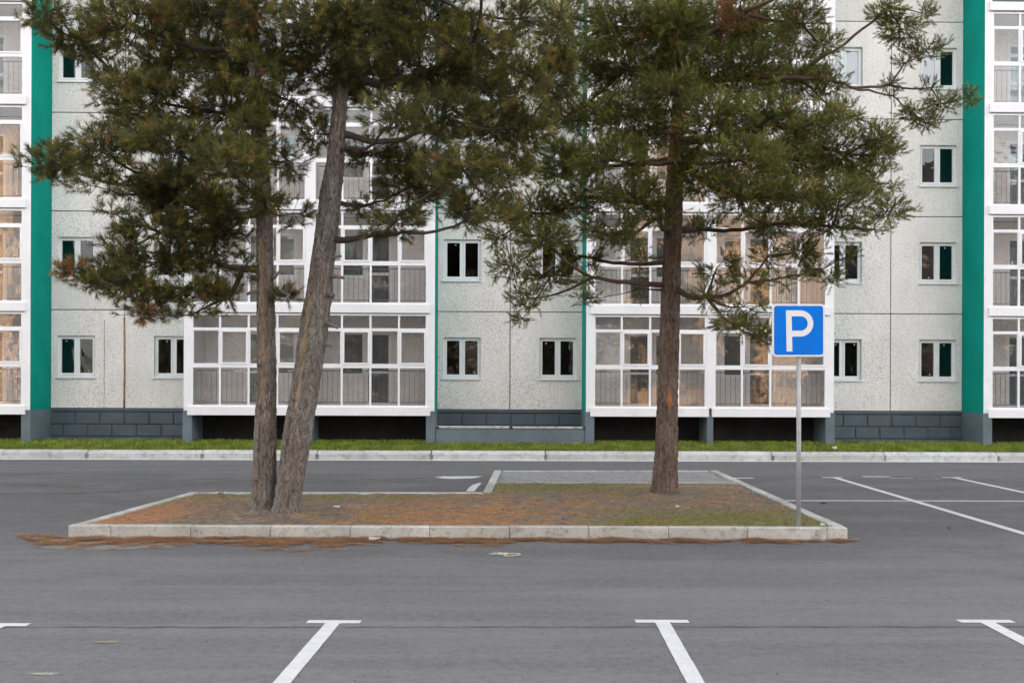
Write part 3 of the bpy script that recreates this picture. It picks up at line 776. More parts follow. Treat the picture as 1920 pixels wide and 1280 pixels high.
# areaway in front of the middle plinth, with a long pale plank lying on it
aw = MB(); xa, xb = LC[1] + LH - WT - 0.035, LC[2] - LH + WT + 0.03
aw.box(LC[1] + LH + .032, LC[2] - LH - .032, -PRO - 0.0, -PRO + 0.16, 0.2, 0.80); aw.build('areaway_wall', M['slate2'], bld)
pk = MB(); x0, x1 = LC[1] + LH + .05, LC[2] - LH - .05
pk.cbox(x0, (x0 + x1) / 2 - .02, -PRO - 0.03, -PRO + 0.05, 0.803, 0.87, 0.01); pk.cbox((x0 + x1) / 2 + .06, x1, -PRO - 0.03, -PRO + 0.05, 0.803, 0.86, 0.01)
pk.build('cover_strip', M['plank'], bld)
for xx_ in (x0 - .0, (x0 + x1) / 2 - .018, x1 - .03):
    e = MB(); e.box(xx_, xx_ + 0.07, -PRO - 0.045, -PRO + 0.06, 0.804, 0.862); e.build('end_clip', M['black'], bld)
for t in (0.09, 0.44, 0.58, 0.69, 0.81, 0.94):
    e = MB(); xq = x0 + (x1 - x0) * t
    e.tube([(xq + .035 * math.cos(a), -PRO - 0.04, 0.815 + .035 * math.sin(a)) for a in [math.pi * i / 7 for i in range(8)]], 0.004, 5); e.build('wire_loop', M['black'], bld)

# ------------------------------------------------------------------ far kerb and grass bank (parallel to the facade)
fk = tag(link('far_kerb', None, loc=(0, FAC_Y, 0)), kind='structure'); fk.rotation_euler = (0, 0, FAC_A)
KV = -2.64
xoff = (595 - 960) / 70.9
x = xoff - 3 * 7
while x < 24:
    key = 'far'
    if key not in kerb_cache: kerb_cache[key] = kerb_stone_mesh(2.975, 0.20, 0.175, 0.01, slope=0.075).mesh('kerb_stone', M['farkerb'])
    o = link('kerb_stone', kerb_cache[key], fk, (x, KV + random.uniform(-.005, .005), random.uniform(-.004, .004)))
    s_ = MB(); s_.box(x - 0.05, x + 0.045, KV - 0.004, KV + 0.02, 0.045, 0.155); s_.build('lifting_notch', M['joint'], fk)
    x += 3.0
tl = MB(); tl.box(-30, 30, KV - 0.05, KV - 0.01, 0.0, 0.012); tl.build('mortar_line', M['white'], fk)
# bank
def bank_z(v, u=0): 
    t = np.clip((v - (KV + .2)) / (1.2), 0, 1); return 0.225 + t * 0.19
nu, nv = 240, 16
us = np.linspace(-46, 46, nu); vs_ = np.linspace(KV + .19, 0.3, nv)
U, Vv = np.meshgrid(us, vs_); u_, v_ = U.ravel(), Vv.ravel()
z_ = bank_z(v_) + 0.02 * vnoise(u_, v_, 0, 1.5)
ca, sa = math.cos(FAC_A), math.sin(FAC_A)
def w_of(u, v, z): return np.stack([u * ca - v * sa, FAC_Y + u * sa + v * ca, z], 1)
idx = np.arange(nu * nv).reshape(nv, nu)
q = np.stack([idx[:-1, :-1].ravel(), idx[:-1, 1:].ravel(), idx[1:, 1:].ravel(), idx[1:, :-1].ravel()], 1)
gc = np.tile(np.array([[0.05, 0.055, 0.02, 1]]), (len(u_), 1))
tag(link('grass_bank', npmesh('grass_bank', w_of(u_, v_, z_), q, M['soil'], True, {'tint': gc})), kind='structure')
N = 75000
u_ = rng.uniform(-18, 18, N); v_ = KV + .2 + 1.35 * rng.uniform(0, 1, N) ** 0.9
den = vnoise(u_, v_, 2.0, 1.3, 3)
tallness = np.clip(1 + den * 0.9, 0.45, 1.8)
hc = np.clip(0.5 + vnoise(u_, v_, 8.0, 2.2, 3) * 0.9 + rng.normal(0, .15, N), 0, 1)[:, None]
gcol = np.array([[0.17, 0.25, 0.028]]) * (1 - hc) + np.array([[0.34, 0.42, 0.06]]) * hc
dry = rng.uniform(0, 1, (N, 1)) < 0.06
gcol = np.where(dry, np.array([[0.34, 0.28, 0.12]]), gcol) * rng.uniform(0.75, 1.2, (N, 1))
scatter('grass', w_of(u_, v_, bank_z(v_) - 0.005), gcol, 0.085, 0.009, (0.7, 1.5))

# ------------------------------------------------------------------ parking sign
sp = at(1497, 988.5, 0.15)
sign = link('parking_sign', None, loc=sp)
tag(sign, 'square blue sign with white letter P on slim grey pole at the island corner', 'parking sign')
Ys = sp.y; sc1 = Ys / FPX
p0 = pix(1495.5, 619.5, Ys); zc = p0.z - sp.z; S = 99.5 * sc1 / 2
po = MB(); po.tube([(0, 0, -0.1), (0.0, 0, 1.0), (-0.008, 0, zc + S * 0.8)], 0.029, 20); po.build('pole', M['gray'], sign, smooth=True)
def rrect(w_, h_, r, n=7):
    P = []
    for cx, cy, a0 in ((w_ - r, h_ - r, 0), (-w_ + r, h_ - r, 90), (-w_ + r, -h_ + r, 180), (w_ - r, -h_ + r, 270)):
        for i in range(n + 1):
            a = R(a0 + 90 * i / n); P.append((cx + r * math.cos(a), cy + r * math.sin(a)))
    return P
def plate(b, P, y0, y1, mi=0):
    n = len(P); b.add([(x, y0, z) for x, z in P] + [(x, y1, z) for x, z in P], [tuple(reversed(range(n))) , tuple(n + i for i in range(n))] + [(i, (i+1) % n, n + (i+1) % n, n + i) for i in range(n)], mi)
cxs = p0.x - sp.x
panel = link('sign_plate', None); bpy.data.objects.remove(panel)
b = MB(); plate(b, rrect(S, S * 0.99, 0.055), -0.046, -0.036)
# folded rim of the sign at the back
b.box(-S + .05, S - .05, -0.036, -0.022, -S * .99, -S * .99 + 0.006); b.box(-S + .05, S - .05, -0.036, -0.022, S * .99 - .006, S * .99)
sp_ = b.build('sign_plate', M['signwhite'], sign, (cxs, 0, zc)); sp_.rotation_euler = (0, R(-0.3), R(1.5))
b = MB(); plate(b, rrect(S - .024, S * .99 - .024, 0.036), -0.0485, -0.0462); b.build('blue_field', M['blue'], sp_)
b = MB()   # letter P drawn from the photo: px within the 100 px plate, 8x crop
def L2(px, py): return ((px - 608) / 8 * sc1, -(py - 642) / 8 * sc1)
out_, inn = [], []
for i in range(17):
    a = R(90 - 180 * i / 16)
    out_.append(L2(632 + 196 * math.cos(a), 540 - 196 * math.sin(a))); inn.append(L2(640 + 104 * math.cos(a), 540 - 107 * math.sin(a)))
A = [L2(415, 344)] + out_; B = [L2(500, 433)] + inn
V = []; F = []
for (ax, az), (bx_, bz) in zip(A, B): V += [(ax, -0.0515, az), (bx_, -0.0515, bz)]
for i in range(len(A) - 1): F.append((2*i, 2*i+1, 2*i+3, 2*i+2))
n0 = len(V)   # lower arm of the bowl back to the stem
V += [(*L2(510, 736),), (*L2(508, 647),)] if False else [(L2(508, 736)[0], -0.0515, L2(508, 736)[1]), (L2(506, 647)[0], -0.0515, L2(506, 647)[1])]
F.append((n0 - 2, n0 - 1, n0 + 1, n0))
V += [(L2(425, 958)[0], -0.0515, L2(425, 958)[1]), (L2(512, 958)[0], -0.0515, L2(512, 958)[1])]
F += [(0, n0 + 2, n0 + 3, n0), (0, n0, n0 + 1, 1)]
m_ = npmesh('letter', V, F, M['signwhite']); lo = link('letter_p', m_, sp_)
md = lo.modifiers.new('thick', 'SOLIDIFY'); md.thickness = 0.002; md.offset = 0
for dz in (-0.2, 0.2):
    b = MB(); b.tube([(-0.008 + 0.033 * math.cos(a), 0.033 * math.sin(a), zc + dz) for a in [2 * math.pi * i / 14 for i in range(14)]], 0.006, 6); b.box(-.04, .025, -.036, -.02, zc + dz - .015, zc + dz + .015); b.build('clamp', M['gray'], sign)

# ------------------------------------------------------------------ trees
def lerp(a, b, t): return a + (b - a) * t
def trunk_mesh(path, Y, mat, scars=(), flare=0.06, seed=0, Ylean=0.0, amp=1.0):
    """path: (px, py, width px); returns mesh and centre line in world"""
    pts = []; 
    for (x, y, w_) in path:
        yy = Y + Ylean * (965 - y) / 500
        pts.append((pix(x, y, yy), w_ * yy / FPX / 2))
    # resample
    C = []; Rr = []; PYs = []
    for i in range(len(pts) - 1):
        (a, ra), (b, rb) = pts[i], pts[i+1]; n = max(1, int((b - a).length / 0.022))
        for k in range(n):
            t = k / n; C.append(a.lerp(b, t)); Rr.append(lerp(ra, rb, t)); PYs.append(lerp(path[i][1], path[i+1][1], t))
    C.append(pts[-1][0]); Rr.append(pts[-1][1]); PYs.append(path[-1][1])
    # smooth centre line
    for _ in range(12):
        C = [C[0]] + [(C[i-1] + C[i] * 2 + C[i+1]) / 4 for i in range(1, len(C) - 1)] + [C[-1]]
        Rr = [Rr[0]] + [(Rr[i-1] + Rr[i] * 2 + Rr[i+1]) / 4 for i in range(1, len(Rr) - 1)] + [Rr[-1]]
    n = 60; V = []; T = []; F = []
    z0 = C[0].z
    for i, (c, r) in enumerate(zip(C, Rr)):
        h = c.z - z0
        for k in range(n):
            th = 2 * math.pi * k / n; dx, dy = math.cos(th), math.sin(th)
            fl_ = flare * math.exp(-max(h, 0) / 0.16) * (0.5 + 0.7 * abs(math.sin(th * 2.5 + seed)))
            q = (dx * 2.6 + seed, dy * 2.6, c.z * 0.9)
            big = noise.fractal(q, 1, 2, 3) * 0.10 * r
            qf = (dx * r * 34 + seed, dy * r * 34, c.z * 7.0)
            d1 = noise.noise(qf); rid = (1 - abs(d1) * 2.2)          # narrow vertical furrows
            q2 = (dx * r * 80, dy * r * 80 + seed, c.z * 22.0)
            fine = noise.noise(q2)
            disp = big + amp * (-0.017 * max(0, rid) ** 2 + 0.007 * fine)
            tint = (0, 0, 0, 0)
            for (t0, t1, ang, wd, colr, dep) in scars:               # bare strips: py range, angle, half width (m)
                if t0 < PYs[i] < t1:
                    e = min(1, (PYs[i] - t0) / 25, (t1 - PYs[i]) / 25)
                    cen = ang + 0.12 * noise.noise((c.z * 1.3, seed, 3)) ; da = (th - cen + math.pi) % (2 * math.pi) - math.pi
                    ww = wd * (0.7 + 0.6 * noise.noise((c.z * 3.1, seed, 9))) * e / r
                    if abs(da) < ww * 1.5:
                        mk = max(0, min(1, (ww - abs(da)) / (ww * 0.35 + 1e-4))) if ww > 0 else 0
                        mk *= 1 if noise.noise((dx * 9, c.z * 6, seed)) > -0.28 else 0.35
                        disp -= dep * mk
                        if abs(abs(da) - ww) < ww * 0.3: disp += 0.006
                        if mk > 0: tint = (*colr, mk)
            rr = r + disp + fl_
            V.append((c.x + dx * rr, c.y + dy * rr, c.z)); T.append(tint)
    for i in range(len(C) - 1):
        for k in range(n):
            a = i * n + k; b = i * n + (k + 1) % n; F.append((a, b, b + n, a + n))
    F.append(tuple((len(C) - 1) * n + k for k in range(n)))
    me = npmesh('trunk', np.array(V), F, mat, True, {'tint': np.array(T, dtype=np.float32)})
    return me, C, Rr

def tuft_arrays(P, D, L, nl, m, w_, C, spread):
    """needles of many shoots: P base, D unit axis, L shoot length, nl needle length"""
    n = len(P); P = np.repeat(P, m, 0); Dm = np.repeat(D, m, 0); k = n * m
    t = rng.uniform(-0.1, 1.0, k)
    r = rng.normal(size=(k, 3)); r -= (r * Dm).sum(1, keepdims=True) * Dm; r /= np.linalg.norm(r, axis=1, keepdims=True) + 1e-9
    phi = rng.uniform(spread[0], spread[1], k) * (1.15 - 0.45 * t)
    d = Dm * np.cos(phi)[:, None] + r * np.sin(phi)[:, None]
    d[:, 2] -= 0.08
    d /= np.linalg.norm(d, axis=1, keepdims=True)
    base = P + Dm * (t * L)[:, None]
    ln = nl * rng.uniform(0.7, 1.15, k)
    tip = base + d * ln[:, None]
    s = np.cross(d, rng.normal(size=(k, 3))); s /= np.linalg.norm(s, axis=1, keepdims=True) + 1e-9
    s *= w_ / 2
    V = np.empty((k * 3, 3)); V[0::3] = base - s; V[1::3] = base + s; V[2::3] = tip
    Cc = np.repeat(C, m, 0) * rng.uniform(0.75, 1.25, (k, 1))
    return V, np.repeat(Cc, 3, 0)

def make_tree(name, label, path, Y, mat_t, mat_b, clumps, spec, scars=(), seed=0, Ylean=0.0, stubs=()):
    base = pix(path[0][0], path[0][1], Y); root = link(name, None, loc=base); tag(root, label, 'pine tree', 'pine trees on the kerbed island')
    inv = Matrix.Translation(-base)
    me, C, Rr = trunk_mesh(path, Y, mat_t, scars, seed=seed, Ylean=Ylean)
    me.transform(inv); link('trunk', me, root)
    rs = np.random.default_rng(100 + seed)
    trunk_pts = [(c, r) for c, r in zip(C, Rr) if c.z > spec['zmin']][::6]
    nodes = []    # dict(pos, parent, clump)
    # place clump centres
    cl = []
    for c in clumps:
        x, y, rx, ry = c[:4]; dep = c[4] if len(c) > 4 and c[4] is not None else rs.uniform(-1, 1) * spec['depth'] * (0.4 + 0.6 * min(1, rx / 80)); dens = c[5] if len(c) > 5 else 1.0; hue = c[6] if len(c) > 6 else 0
        yy = Y + dep; cl.append(dict(p=pix(x, y, yy), rx=rx * yy / FPX, rz=ry * yy / FPX, dens=dens, hue=hue, flat=(rx, ry)))
    def tdist(c): return min((c['p'] - t).length for t, r in trunk_pts)
    cl.sort(key=tdist)
    done = []
    for c in cl:
        best = None
        for t, r in trunk_pts:
            v = c['p'] - t; hd_ = math.hypot(v.x, v.y); want = t.z + hd_ * spec['rise']
            cost = v.length + 0.9 * abs(c['p'].z - want)
            if best is None or cost < best[0]: best = (cost, t, None)
        for d in done:
            v = c['p'] - d['p']; cost = v.length + 0.45 * d['plen'] + 0.25 * abs(v.z)
            if c['p'].x * 0 + (d['p'] - c['p']).length < 0.2: continue
            if cost < best[0]: best = (cost, d['p'], d)
        c['from'] = best[1]; c['par'] = best[2]; c['plen'] = (c['p'] - best[1]).length + (best[2]['plen'] if best[2] else 0); c['n'] = 0
        done.append(c)
    # tuft points and twig trees
    for c in cl:
        area = math.pi * c['rx'] * c['rz']; ry_ = min(c['rx'], 0.75) * 0.9
        n = max(10, int(area * spec['tufts'] * c['dens'] * (0.6 + ry_)))
        pts = []
        tries = 0
        while len(pts) < n and tries < n * 12:
            tries += 1
            q = rs.normal(size=3); q /= np.linalg.norm(q); q *= rs.uniform(0, 1) ** 0.38
            ext = 1.0 + 0.35 * noise.noise((q[0] * 2.2 + c['p'].x, q[1] * 2.2, q[2] * 2.2 + c['p'].z))
            p = np.array([c['p'].x + q[0] * c['rx'] * ext, c['p'].y + q[1] * ry_ * ext, c['p'].z + q[2] * c['rz'] * ext])
            if noise.fractal((p[0] * 2.3, p[1] * 2.3, p[2] * 3.4), 1, 2, 2) < spec['gap'] + (0.0 if c['dens'] >= 1 else 0.12): continue
            pts.append(p)
        c['pts'] = np.array(pts).reshape(-1, 3); c['n'] += len(pts)
    for c in reversed(cl):
        if c['par'] is not None: c['par']['n'] += c['n']
    for c in cl:
        if len(c['pts']) == 0: continue
        b = MB(); a = Vector(c['from']); z = Vector(c['p'])
        r0 = spec['r0'] + spec['rk'] * math.sqrt(c['n']); r1 = max(0.006, spec['rk'] * math.sqrt(max(1, c['n'] - len(c['pts']) * 0.5)) * 0.75)
        if c['par'] is not None: r0 = min(r0, c['par']['r1'])
        r1 = min(r1, r0 * 0.8); c['r1'] = r1
        side = (z - a).cross(Vector((0, 0, 1))); sl_ = (z - a).length
        if side.length > 0: side.normalize()
        bow = rs.uniform(-0.10, 0.10) * sl_; sag = rs.uniform(-0.02, 0.12) * sl_; ns = max(5, int(sl_ / 0.16))
        pth = []; rad = []
        for i in range(ns + 1):
            t = i / ns; s_ = math.sin(math.pi * t)
            w_ = Vector((noise.noise((t * 5, c['p'].x, 1)), noise.noise((t * 5, c['p'].z, 2)), noise.noise((t * 5, c['p'].x, 3)))) * 0.05 * s_
            pth.append(a.lerp(z, t) + side * bow * s_ + Vector((0, 0, 1)) * (-sag if spec['rise'] > 0 else sag) * s_ + w_ * min(1.6, sl_)); rad.append(lerp(r0, r1, t))
        b.tube([p - base for p in pth], rad, 8)
        # twig growth: Prim's tree seeded by the outer half of the limb
        P = c['pts']; m = len(P)
        st = [np.array(p) for p in pth[len(pth) // 2:]]
        S = np.array(st); dmat = np.linalg.norm(P[:, None] - S[None], axis=2)
        bd = dmat.min(1); bi = -1 - dmat.argmin(1)
        plen = np.zeros(m); cost = bd.copy(); in_ = np.zeros(m, bool); par = bi.copy(); order = []
        for _ in range(m):
            j = int(np.where(in_, 1e9, cost).argmin()); in_[j] = True; order.append(j)
            base_l = plen[par[j]] if par[j] >= 0 else 0
            pp = P[par[j]] if par[j] >= 0 else S[-1 - par[j]]
            plen[j] = base_l + np.linalg.norm(P[j] - pp)
            nd = np.linalg.norm(P - P[j], axis=1) + 0.45 * plen[j]
            up_ = (~in_) & (nd < cost); cost[up_] = nd[up_]; par[up_] = j
        cnt = np.ones(m)
        for j in reversed(order):
            if par[j] >= 0: cnt[par[j]] += cnt[j]
        D = np.zeros((m, 3))
        for j in order:
            pp = P[par[j]] if par[j] >= 0 else S[-1 - par[j]]
            v = P[j] - pp; L_ = np.linalg.norm(v) + 1e-9; D[j] = v / L_
            ra = min(r1, 0.0028 + 0.0017 * math.sqrt(cnt[j])) ; rb = max(0.002, ra * 0.75)
            mid_ = (P[j] + pp) / 2 + rs.normal(size=3) * L_ * 0.09 + np.array([0, 0, -0.05 * L_])
            b.tube([Vector(pp) - base, Vector(P[j]) - base], [ra, rb], 3, cap=False)
        br_o = b.build('branch', mat_b, root, smooth=True)
        # shoots: outward and turning up to the light
        cen = np.array(c['p'])
        outw = (P - cen) / (np.linalg.norm(P - cen, axis=1, keepdims=True) + 1e-6)
        Dd = D * 0.6 + outw * 0.5 + np.array([0, 0, spec['upturn']]) + rs.normal(size=(m, 3)) * 0.35
        Dd /= np.linalg.norm(Dd, axis=1, keepdims=True)
        leaf = (cnt < 2.5) | (rs.uniform(size=m) < 0.8)
        leaf &= rs.uniform(size=m) > 0.07
        P2, D2 = P[leaf], Dd[leaf]
        g1, g2, g3, old = [np.array(x_) for x_ in spec['cols']]
        hx = np.clip(0.5 + 0.9 * np.array([noise.fractal((float(p[0]) * 1.1, float(p[1]) * 1.1, float(p[2]) * 1.6), 1, 2, 3) for p in P2]) + rs.normal(0, .18, len(P2)), 0, 1)[:, None]
        Cn = g1 * (1 - hx) + g2 * hx
        yl = (rs.uniform(size=(len(P2), 1)) < 0.22); Cn = np.where(yl, g3, Cn)
        od = (rs.uniform(size=(len(P2), 1)) < 0.03 + c['hue']); Cn = np.where(od, old, Cn)
        V1, C1 = tuft_arrays(P2, D2, spec['shoot'], spec['needle'], spec['m'], spec['w'], Cn, spec['spread'])
        V1 -= np.array(base)
        F1 = np.arange(len(V1)).reshape(-1, 3)
        me = npmesh('needles', V1, F1, M['needle'], False, {'tint': np.concatenate([C1, np.ones((len(C1), 1))], 1)})
        link('needles', me, br_o)
    for (x0, y0, x1, y1, rpx) in stubs:
        a = pix(x0, y0, Y - 0.08) - base; z = pix(x1, y1, Y - 0.12) - base; b = MB(); rr = rpx * Y / FPX
        b.tube([a, a.lerp(z, .5) + Vector((0, 0, .006)), z], [rr * 1.25, rr, rr * .8], 8); b.build('dead_stub', M['deadwood'], root, smooth=True)
    return root

F_ = math.pi * 1.5   # angle that faces the camera
cedar = dict(zmin=3.4, rise=0.10, depth=1.7, tufts=620, gap=-0.12, r0=0.012, rk=0.0013, upturn=0.45, shoot=0.10, needle=0.105, m=36, w=0.0064,
             spread=(0.35, 1.05), cols=[(0.065, 0.075, 0.025), (0.135, 0.132, 0.034), (0.25, 0.215, 0.05), (0.26, 0.135, 0.045)])
scots = dict(zmin=3.6, rise=0.05, depth=2.0, tufts=790, gap=-0.19, r0=0.012, rk=0.0014, upturn=0.40, shoot=0.13, needle=0.060, m=38, w=0.0070,
             spread=(0.4, 1.05), cols=[(0.085, 0.102, 0.028), (0.165, 0.178, 0.038), (0.27, 0.27, 0.06), (0.28, 0.14, 0.055)])

CA = [(95, 300, 62, 34), (190, 285, 75, 42), (150, 75, 70, 45), (85, 25, 45, 30), (250, 45, 95, 50), (330, 110, 80, 45), (225, 150, 55, 32), (290, 190, 100, 48),
      (240, 235, 60, 30), (330, 285, 105, 50), (380, 30, 90, 50), (420, 120, 80, 55), (430, 215, 75, 55), (430, 310, 70, 45), (250, 350, 75, 22, None, .7), (350, 380, 90, 38),
      (300, 435, 85, 32), (235, 465, 55, 26, None, .8), (400, 440, 75, 42), (140, 510, 38, 18, -0.5, 1, .45), (185, 530, 50, 26, -0.4, 1.1, .15), (265, 535, 75, 34, -0.3, 1.1), (355, 540, 75, 32, 0, .9), (430, 555, 45, 26, 0, .6),
      (270, 585, 60, 16, -.2, .6), (272, 590, 14, 22, -.5, 1.6, .9), (300, 490, 80, 30, .3, .9), (200, 500, 40, 22, .3, .7), (360, 590, 50, 14, -.2, .5), (395, 385, 60, 30), (320, 350, 70, 34), (180, 350, 60, 16, None, .5), (210, 400, 40, 18, None, .5), (535, 555, 22, 15, -.1, 1.4), (540, 95, 60, 42), (545, 190, 55, 42), (550, 300, 45, 36, None, .6), (550, 400, 40, 26, None, .5), (455, 505, 28, 24, None, .6),
      (120, -60, 90, 45), (260, -50, 110, 50), (410, -60, 110, 50), (330, -150, 150, 60), (480, -190, 130, 70), (400, 490, 50, 22, .3, .7), (465, 20, 60, 60, -.9), (480, 130, 50, 50, -.9), (470, 260, 50, 50, -.9), (495, 370, 45, 40, -.9)]
CB = [(600, 40, 85, 45), (700, 55, 95, 50), (800, 45, 95, 48), (890, 75, 85, 45), (975, 35, 50, 45), (610, 130, 70, 40), (700, 145, 90, 38), (800, 135, 95, 45), (900, 155, 90, 48), (985, 140, 60, 50),
      (745, 215, 75, 34, None, .8), (835, 220, 85, 42), (925, 240, 80, 45), (985, 240, 50, 45), (700, 285, 55, 30, None, .7), (780, 300, 75, 30, None, .8), (770, 350, 75, 34), (870, 320, 80, 42), (955, 330, 60, 42),
      (880, 385, 75, 26, None, .9), (690, 385, 45, 22, None, .7), (745, 405, 60, 20, None, .8), (700, 440, 25, 12, -.2, 1), (755, 435, 25, 12, -.2, 1), (870, 415, 50, 14, None, .6), (935, 400, 40, 20),
      (620, -60, 110, 50), (760, -50, 110, 50), (900, -50, 100, 45), (700, -160, 150, 70), (650, 60, 60, 50, -1.1), (640, 180, 40, 40, .9, .7), (590, 250, 45, 35, None, .7), (1040, 60, 35, 50), (1040, 150, 45, 50)]
CC = [(1060, 30, 55, 40, None, .8), (1150, 50, 75, 48), (1245, 40, 85, 50), (1340, 50, 90, 50), (1430, 60, 75, 48), (1505, 45, 48, 40, None, .9), (1545, 85, 35, 30),
      (1080, 110, 60, 40), (1170, 130, 85, 48), (1280, 130, 85, 50), (1390, 140, 90, 50), (1490, 140, 65, 45), (1555, 150, 35, 28),
      (1080, 210, 75, 45), (1180, 215, 80, 45), (1340, 220, 80, 48), (1440, 225, 85, 48), (1530, 230, 65, 40), (1585, 215, 30, 25),
      (1060, 300, 75, 42, None, .9), (1150, 300, 75, 42), (1215, 250, 50, 40, .9), (1390, 300, 85, 45), (1490, 300, 85, 45), (1580, 290, 60, 42), (1640, 260, 45, 28),
      (1090, 370, 75, 34, None, .9), (1190, 370, 70, 38), (1320, 340, 60, 34, -1), (1400, 370, 80, 38), (1490, 375, 75, 34), (1575, 370, 65, 36), (1640, 340, 45, 34), (1665, 395, 42, 22), (1660, 290, 30, 25),
      (1000, 400, 70, 34), (945, 440, 40, 28, None, .8), (1020, 450, 60, 34), (960, 500, 45, 26, None, .8), (1030, 520, 50, 30, None, .8), (990, 560, 45, 22, None, .8), (980, 597, 25, 10, None, 1), (1090, 480, 40, 28, None, .9), (1095, 560, 28, 14, None, .8),
      (1140, 425, 55, 26), (1170, 450, 35, 20, None, .8), (1110, 520, 20, 18, None, .7), (1195, 480, 25, 40, None, .35), (1205, 540, 18, 18, None, .6),
      (1325, 430, 45, 22, None, .7), (1450, 420, 70, 24, None, .8), (1560, 425, 65, 22, None, .8), (1640, 430, 30, 12, None, .6),
      (1345, 500, 38, 26, -.8, .8), (1325, 555, 28, 22, -.8, .8), (1400, 530, 45, 24, -.8, .5), (1375, 610, 38, 20, -.9, 1), (1425, 630, 38, 20, -.9, 1), (1400, 575, 45, 20, -.8, .6), (1440, 480, 35, 26, -.6, .5),
      (1500, 470, 50, 20, -.5, .8), (1540, 505, 38, 22, -.5, .9), (1560, 530, 20, 9, -.5, 1), (1590, 480, 25, 12, -.5, .8), (1470, 520, 35, 20, -.6, .5),
      (1665, 15, 38, 26, .3, 1.1), (1690, 55, 40, 26, .3, 1.1), (1730, 25, 20, 18, .3, 1), (1735, 95, 38, 18, .3, 1.1), (1695, 120, 18, 9, .3, 1), (1668, 160, 17, 11, .3, 1.2), (1675, 180, 8, 8, .3, 1),
      (1745, 165, 20, 11, .3, 1), (1715, 215, 30, 18, .2, 1.1), (1765, 195, 38, 14, .2, 1.1), (1815, 180, 14, 18, .2, 1.3), (1735, 230, 32, 12, .2, 1),
      (1390, 25, 38, 34, -1.0, 1.0, .9), (1120, -50, 90, 45), (1250, -60, 110, 50), (1400, -50, 110, 50), (1520, -50, 80, 45), (1330, -160, 150, 65), (1270, 60, 60, 50, -1.3), (1260, 170, 55, 45, -1.3), (1275, 300, 40, 26, -1.0), (1240, 400, 40, 22, -1.0)]
treeA = make_tree('pine_tree', 'upright grey-barked pine, left trunk of the pair, bare wood strip down its front',
    [(491, 975, 50), (493, 950, 46), (496, 900, 44), (497, 800, 41), (500, 700, 36), (499, 600, 34), (497, 500, 33), (496, 400, 31), (490, 300, 29), (480, 150, 25), (470, 0, 22), (462, -170, 14)],
    15.85, M['barkA'], M['twig'], CA, cedar, seed=1,
    scars=[(430, 780, F_ - 0.25, 0.060, (0.44, 0.33, 0.21), 0.022), (740, 900, F_ - 0.35, 0.02, (0.16, 0.11, 0.08), 0.014), (560, 600, F_ + 0.35, 0.03, (0.36, 0.13, 0.06), 0.004), (640, 700, F_ + 0.45, 0.03, (0.38, 0.26, 0.19), 0.006)],
    stubs=[(482, 545, 462, 552, 3.2), (513, 522, 527, 506, 3.0), (513, 538, 525, 552, 2.2)])
treeB = make_tree('pine_tree', 'grey pine leaning right beside the upright trunk, dead stubs on its right side',
    [(537, 975, 50), (538, 950, 50), (545, 900, 51), (560, 800, 53), (576, 700, 52), (591, 600, 52), (604, 500, 46), (613, 430, 42), (620, 360, 40), (629, 300, 34), (634, 230, 29), (640, 150, 27), (644, 60, 22), (648, -40, 18), (650, -180, 11)],
    15.72, M['barkA'], M['twig'], CB, cedar, seed=2,
    scars=[(545, 690, F_ - 0.42, 0.060, (0.40, 0.32, 0.20), 0.012), (660, 780, F_ - 0.30, 0.055, (0.50, 0.38, 0.25), 0.02), (770, 880, F_ - 0.55, 0.02, (0.12, 0.09, 0.07), 0.018), (918, 942, F_ + 0.0, 0.10, (0.33, 0.26, 0.17), 0.006)],
    stubs=[(624, 518, 645, 521, 3.4), (622, 556, 626, 553, 4), (612, 605, 634, 615, 3.2), (608, 648, 622, 649, 2.0), (618, 485, 640, 480, 2.5)])
treeC = make_tree('pine_tree', 'brown-barked pine standing alone on the right half of the island, orange wound low on trunk',
    [(1246, 936, 50), (1246, 915, 48), (1248, 880, 45), (1250, 800, 41), (1252, 700, 39), (1256, 600, 36), (1262, 450, 35), (1265, 330, 31), (1268, 270, 28), (1272, 200, 24), (1276, 100, 21), (1280, 0, 17), (1286, -150, 11)],
    18.9, M['barkC'], M['twigC'], CC, scots, seed=3,
    scars=[(728, 768, F_ + 0.10, 0.12, (0.62, 0.24, 0.08), 0.003)])
# wire round the lone pine
b = MB(); cw = pix(1257, 603, 18.9); rw = 0.166
b.tube([(cw.x + rw * math.cos(a), cw.y + rw * math.sin(a), cw.z - 0.035 * math.cos(a)) for a in [2 * math.pi * i / 28 for i in range(29)]], 0.004, 5)
tag(b.build('wire', M['black']), 'thin dark wire slung round the lone pine trunk', 'wire')

# ------------------------------------------------------------------ small things lying about
def blob(name, p, sx, sy, sz, mat, seed, parent=None):
    V = []; F = []; n, m = 7, 5
    for j in range(m + 1):
        ph = math.pi * j / m
        for i in range(n):
            th = 2 * math.pi * i / n; k = 1 + 0.35 * noise.noise((math.cos(th) * 1.3 + seed, math.sin(th) * 1.3, math.cos(ph) * 1.3))
            V.append((sx * math.sin(ph) * math.cos(th) * k, sy * math.sin(ph) * math.sin(th) * k, sz * (1 + math.cos(ph) * k) ))
    for j in range(m):
        for i in range(n): F.append((j*n + i, (j+1)*n + i, (j+1)*n + (i+1) % n, j*n + (i+1) % n))
    return link(name, npmesh(name, np.array(V), F, mat), parent, p)
st = at(945, 1040)
b = MB(); L = [(-.24, .02), (-.13, .0), (-.06, .05), (.02, .07), (.06, .0), (.0, -.05), (.05, -.11), (.16, -.06), (.26, .0), (.20, .05), (.06, .06), (-.1, .09), (-.17, .05), (-.05, -.02), (.03, .02), (-.02, .06), (-.07, .02)]
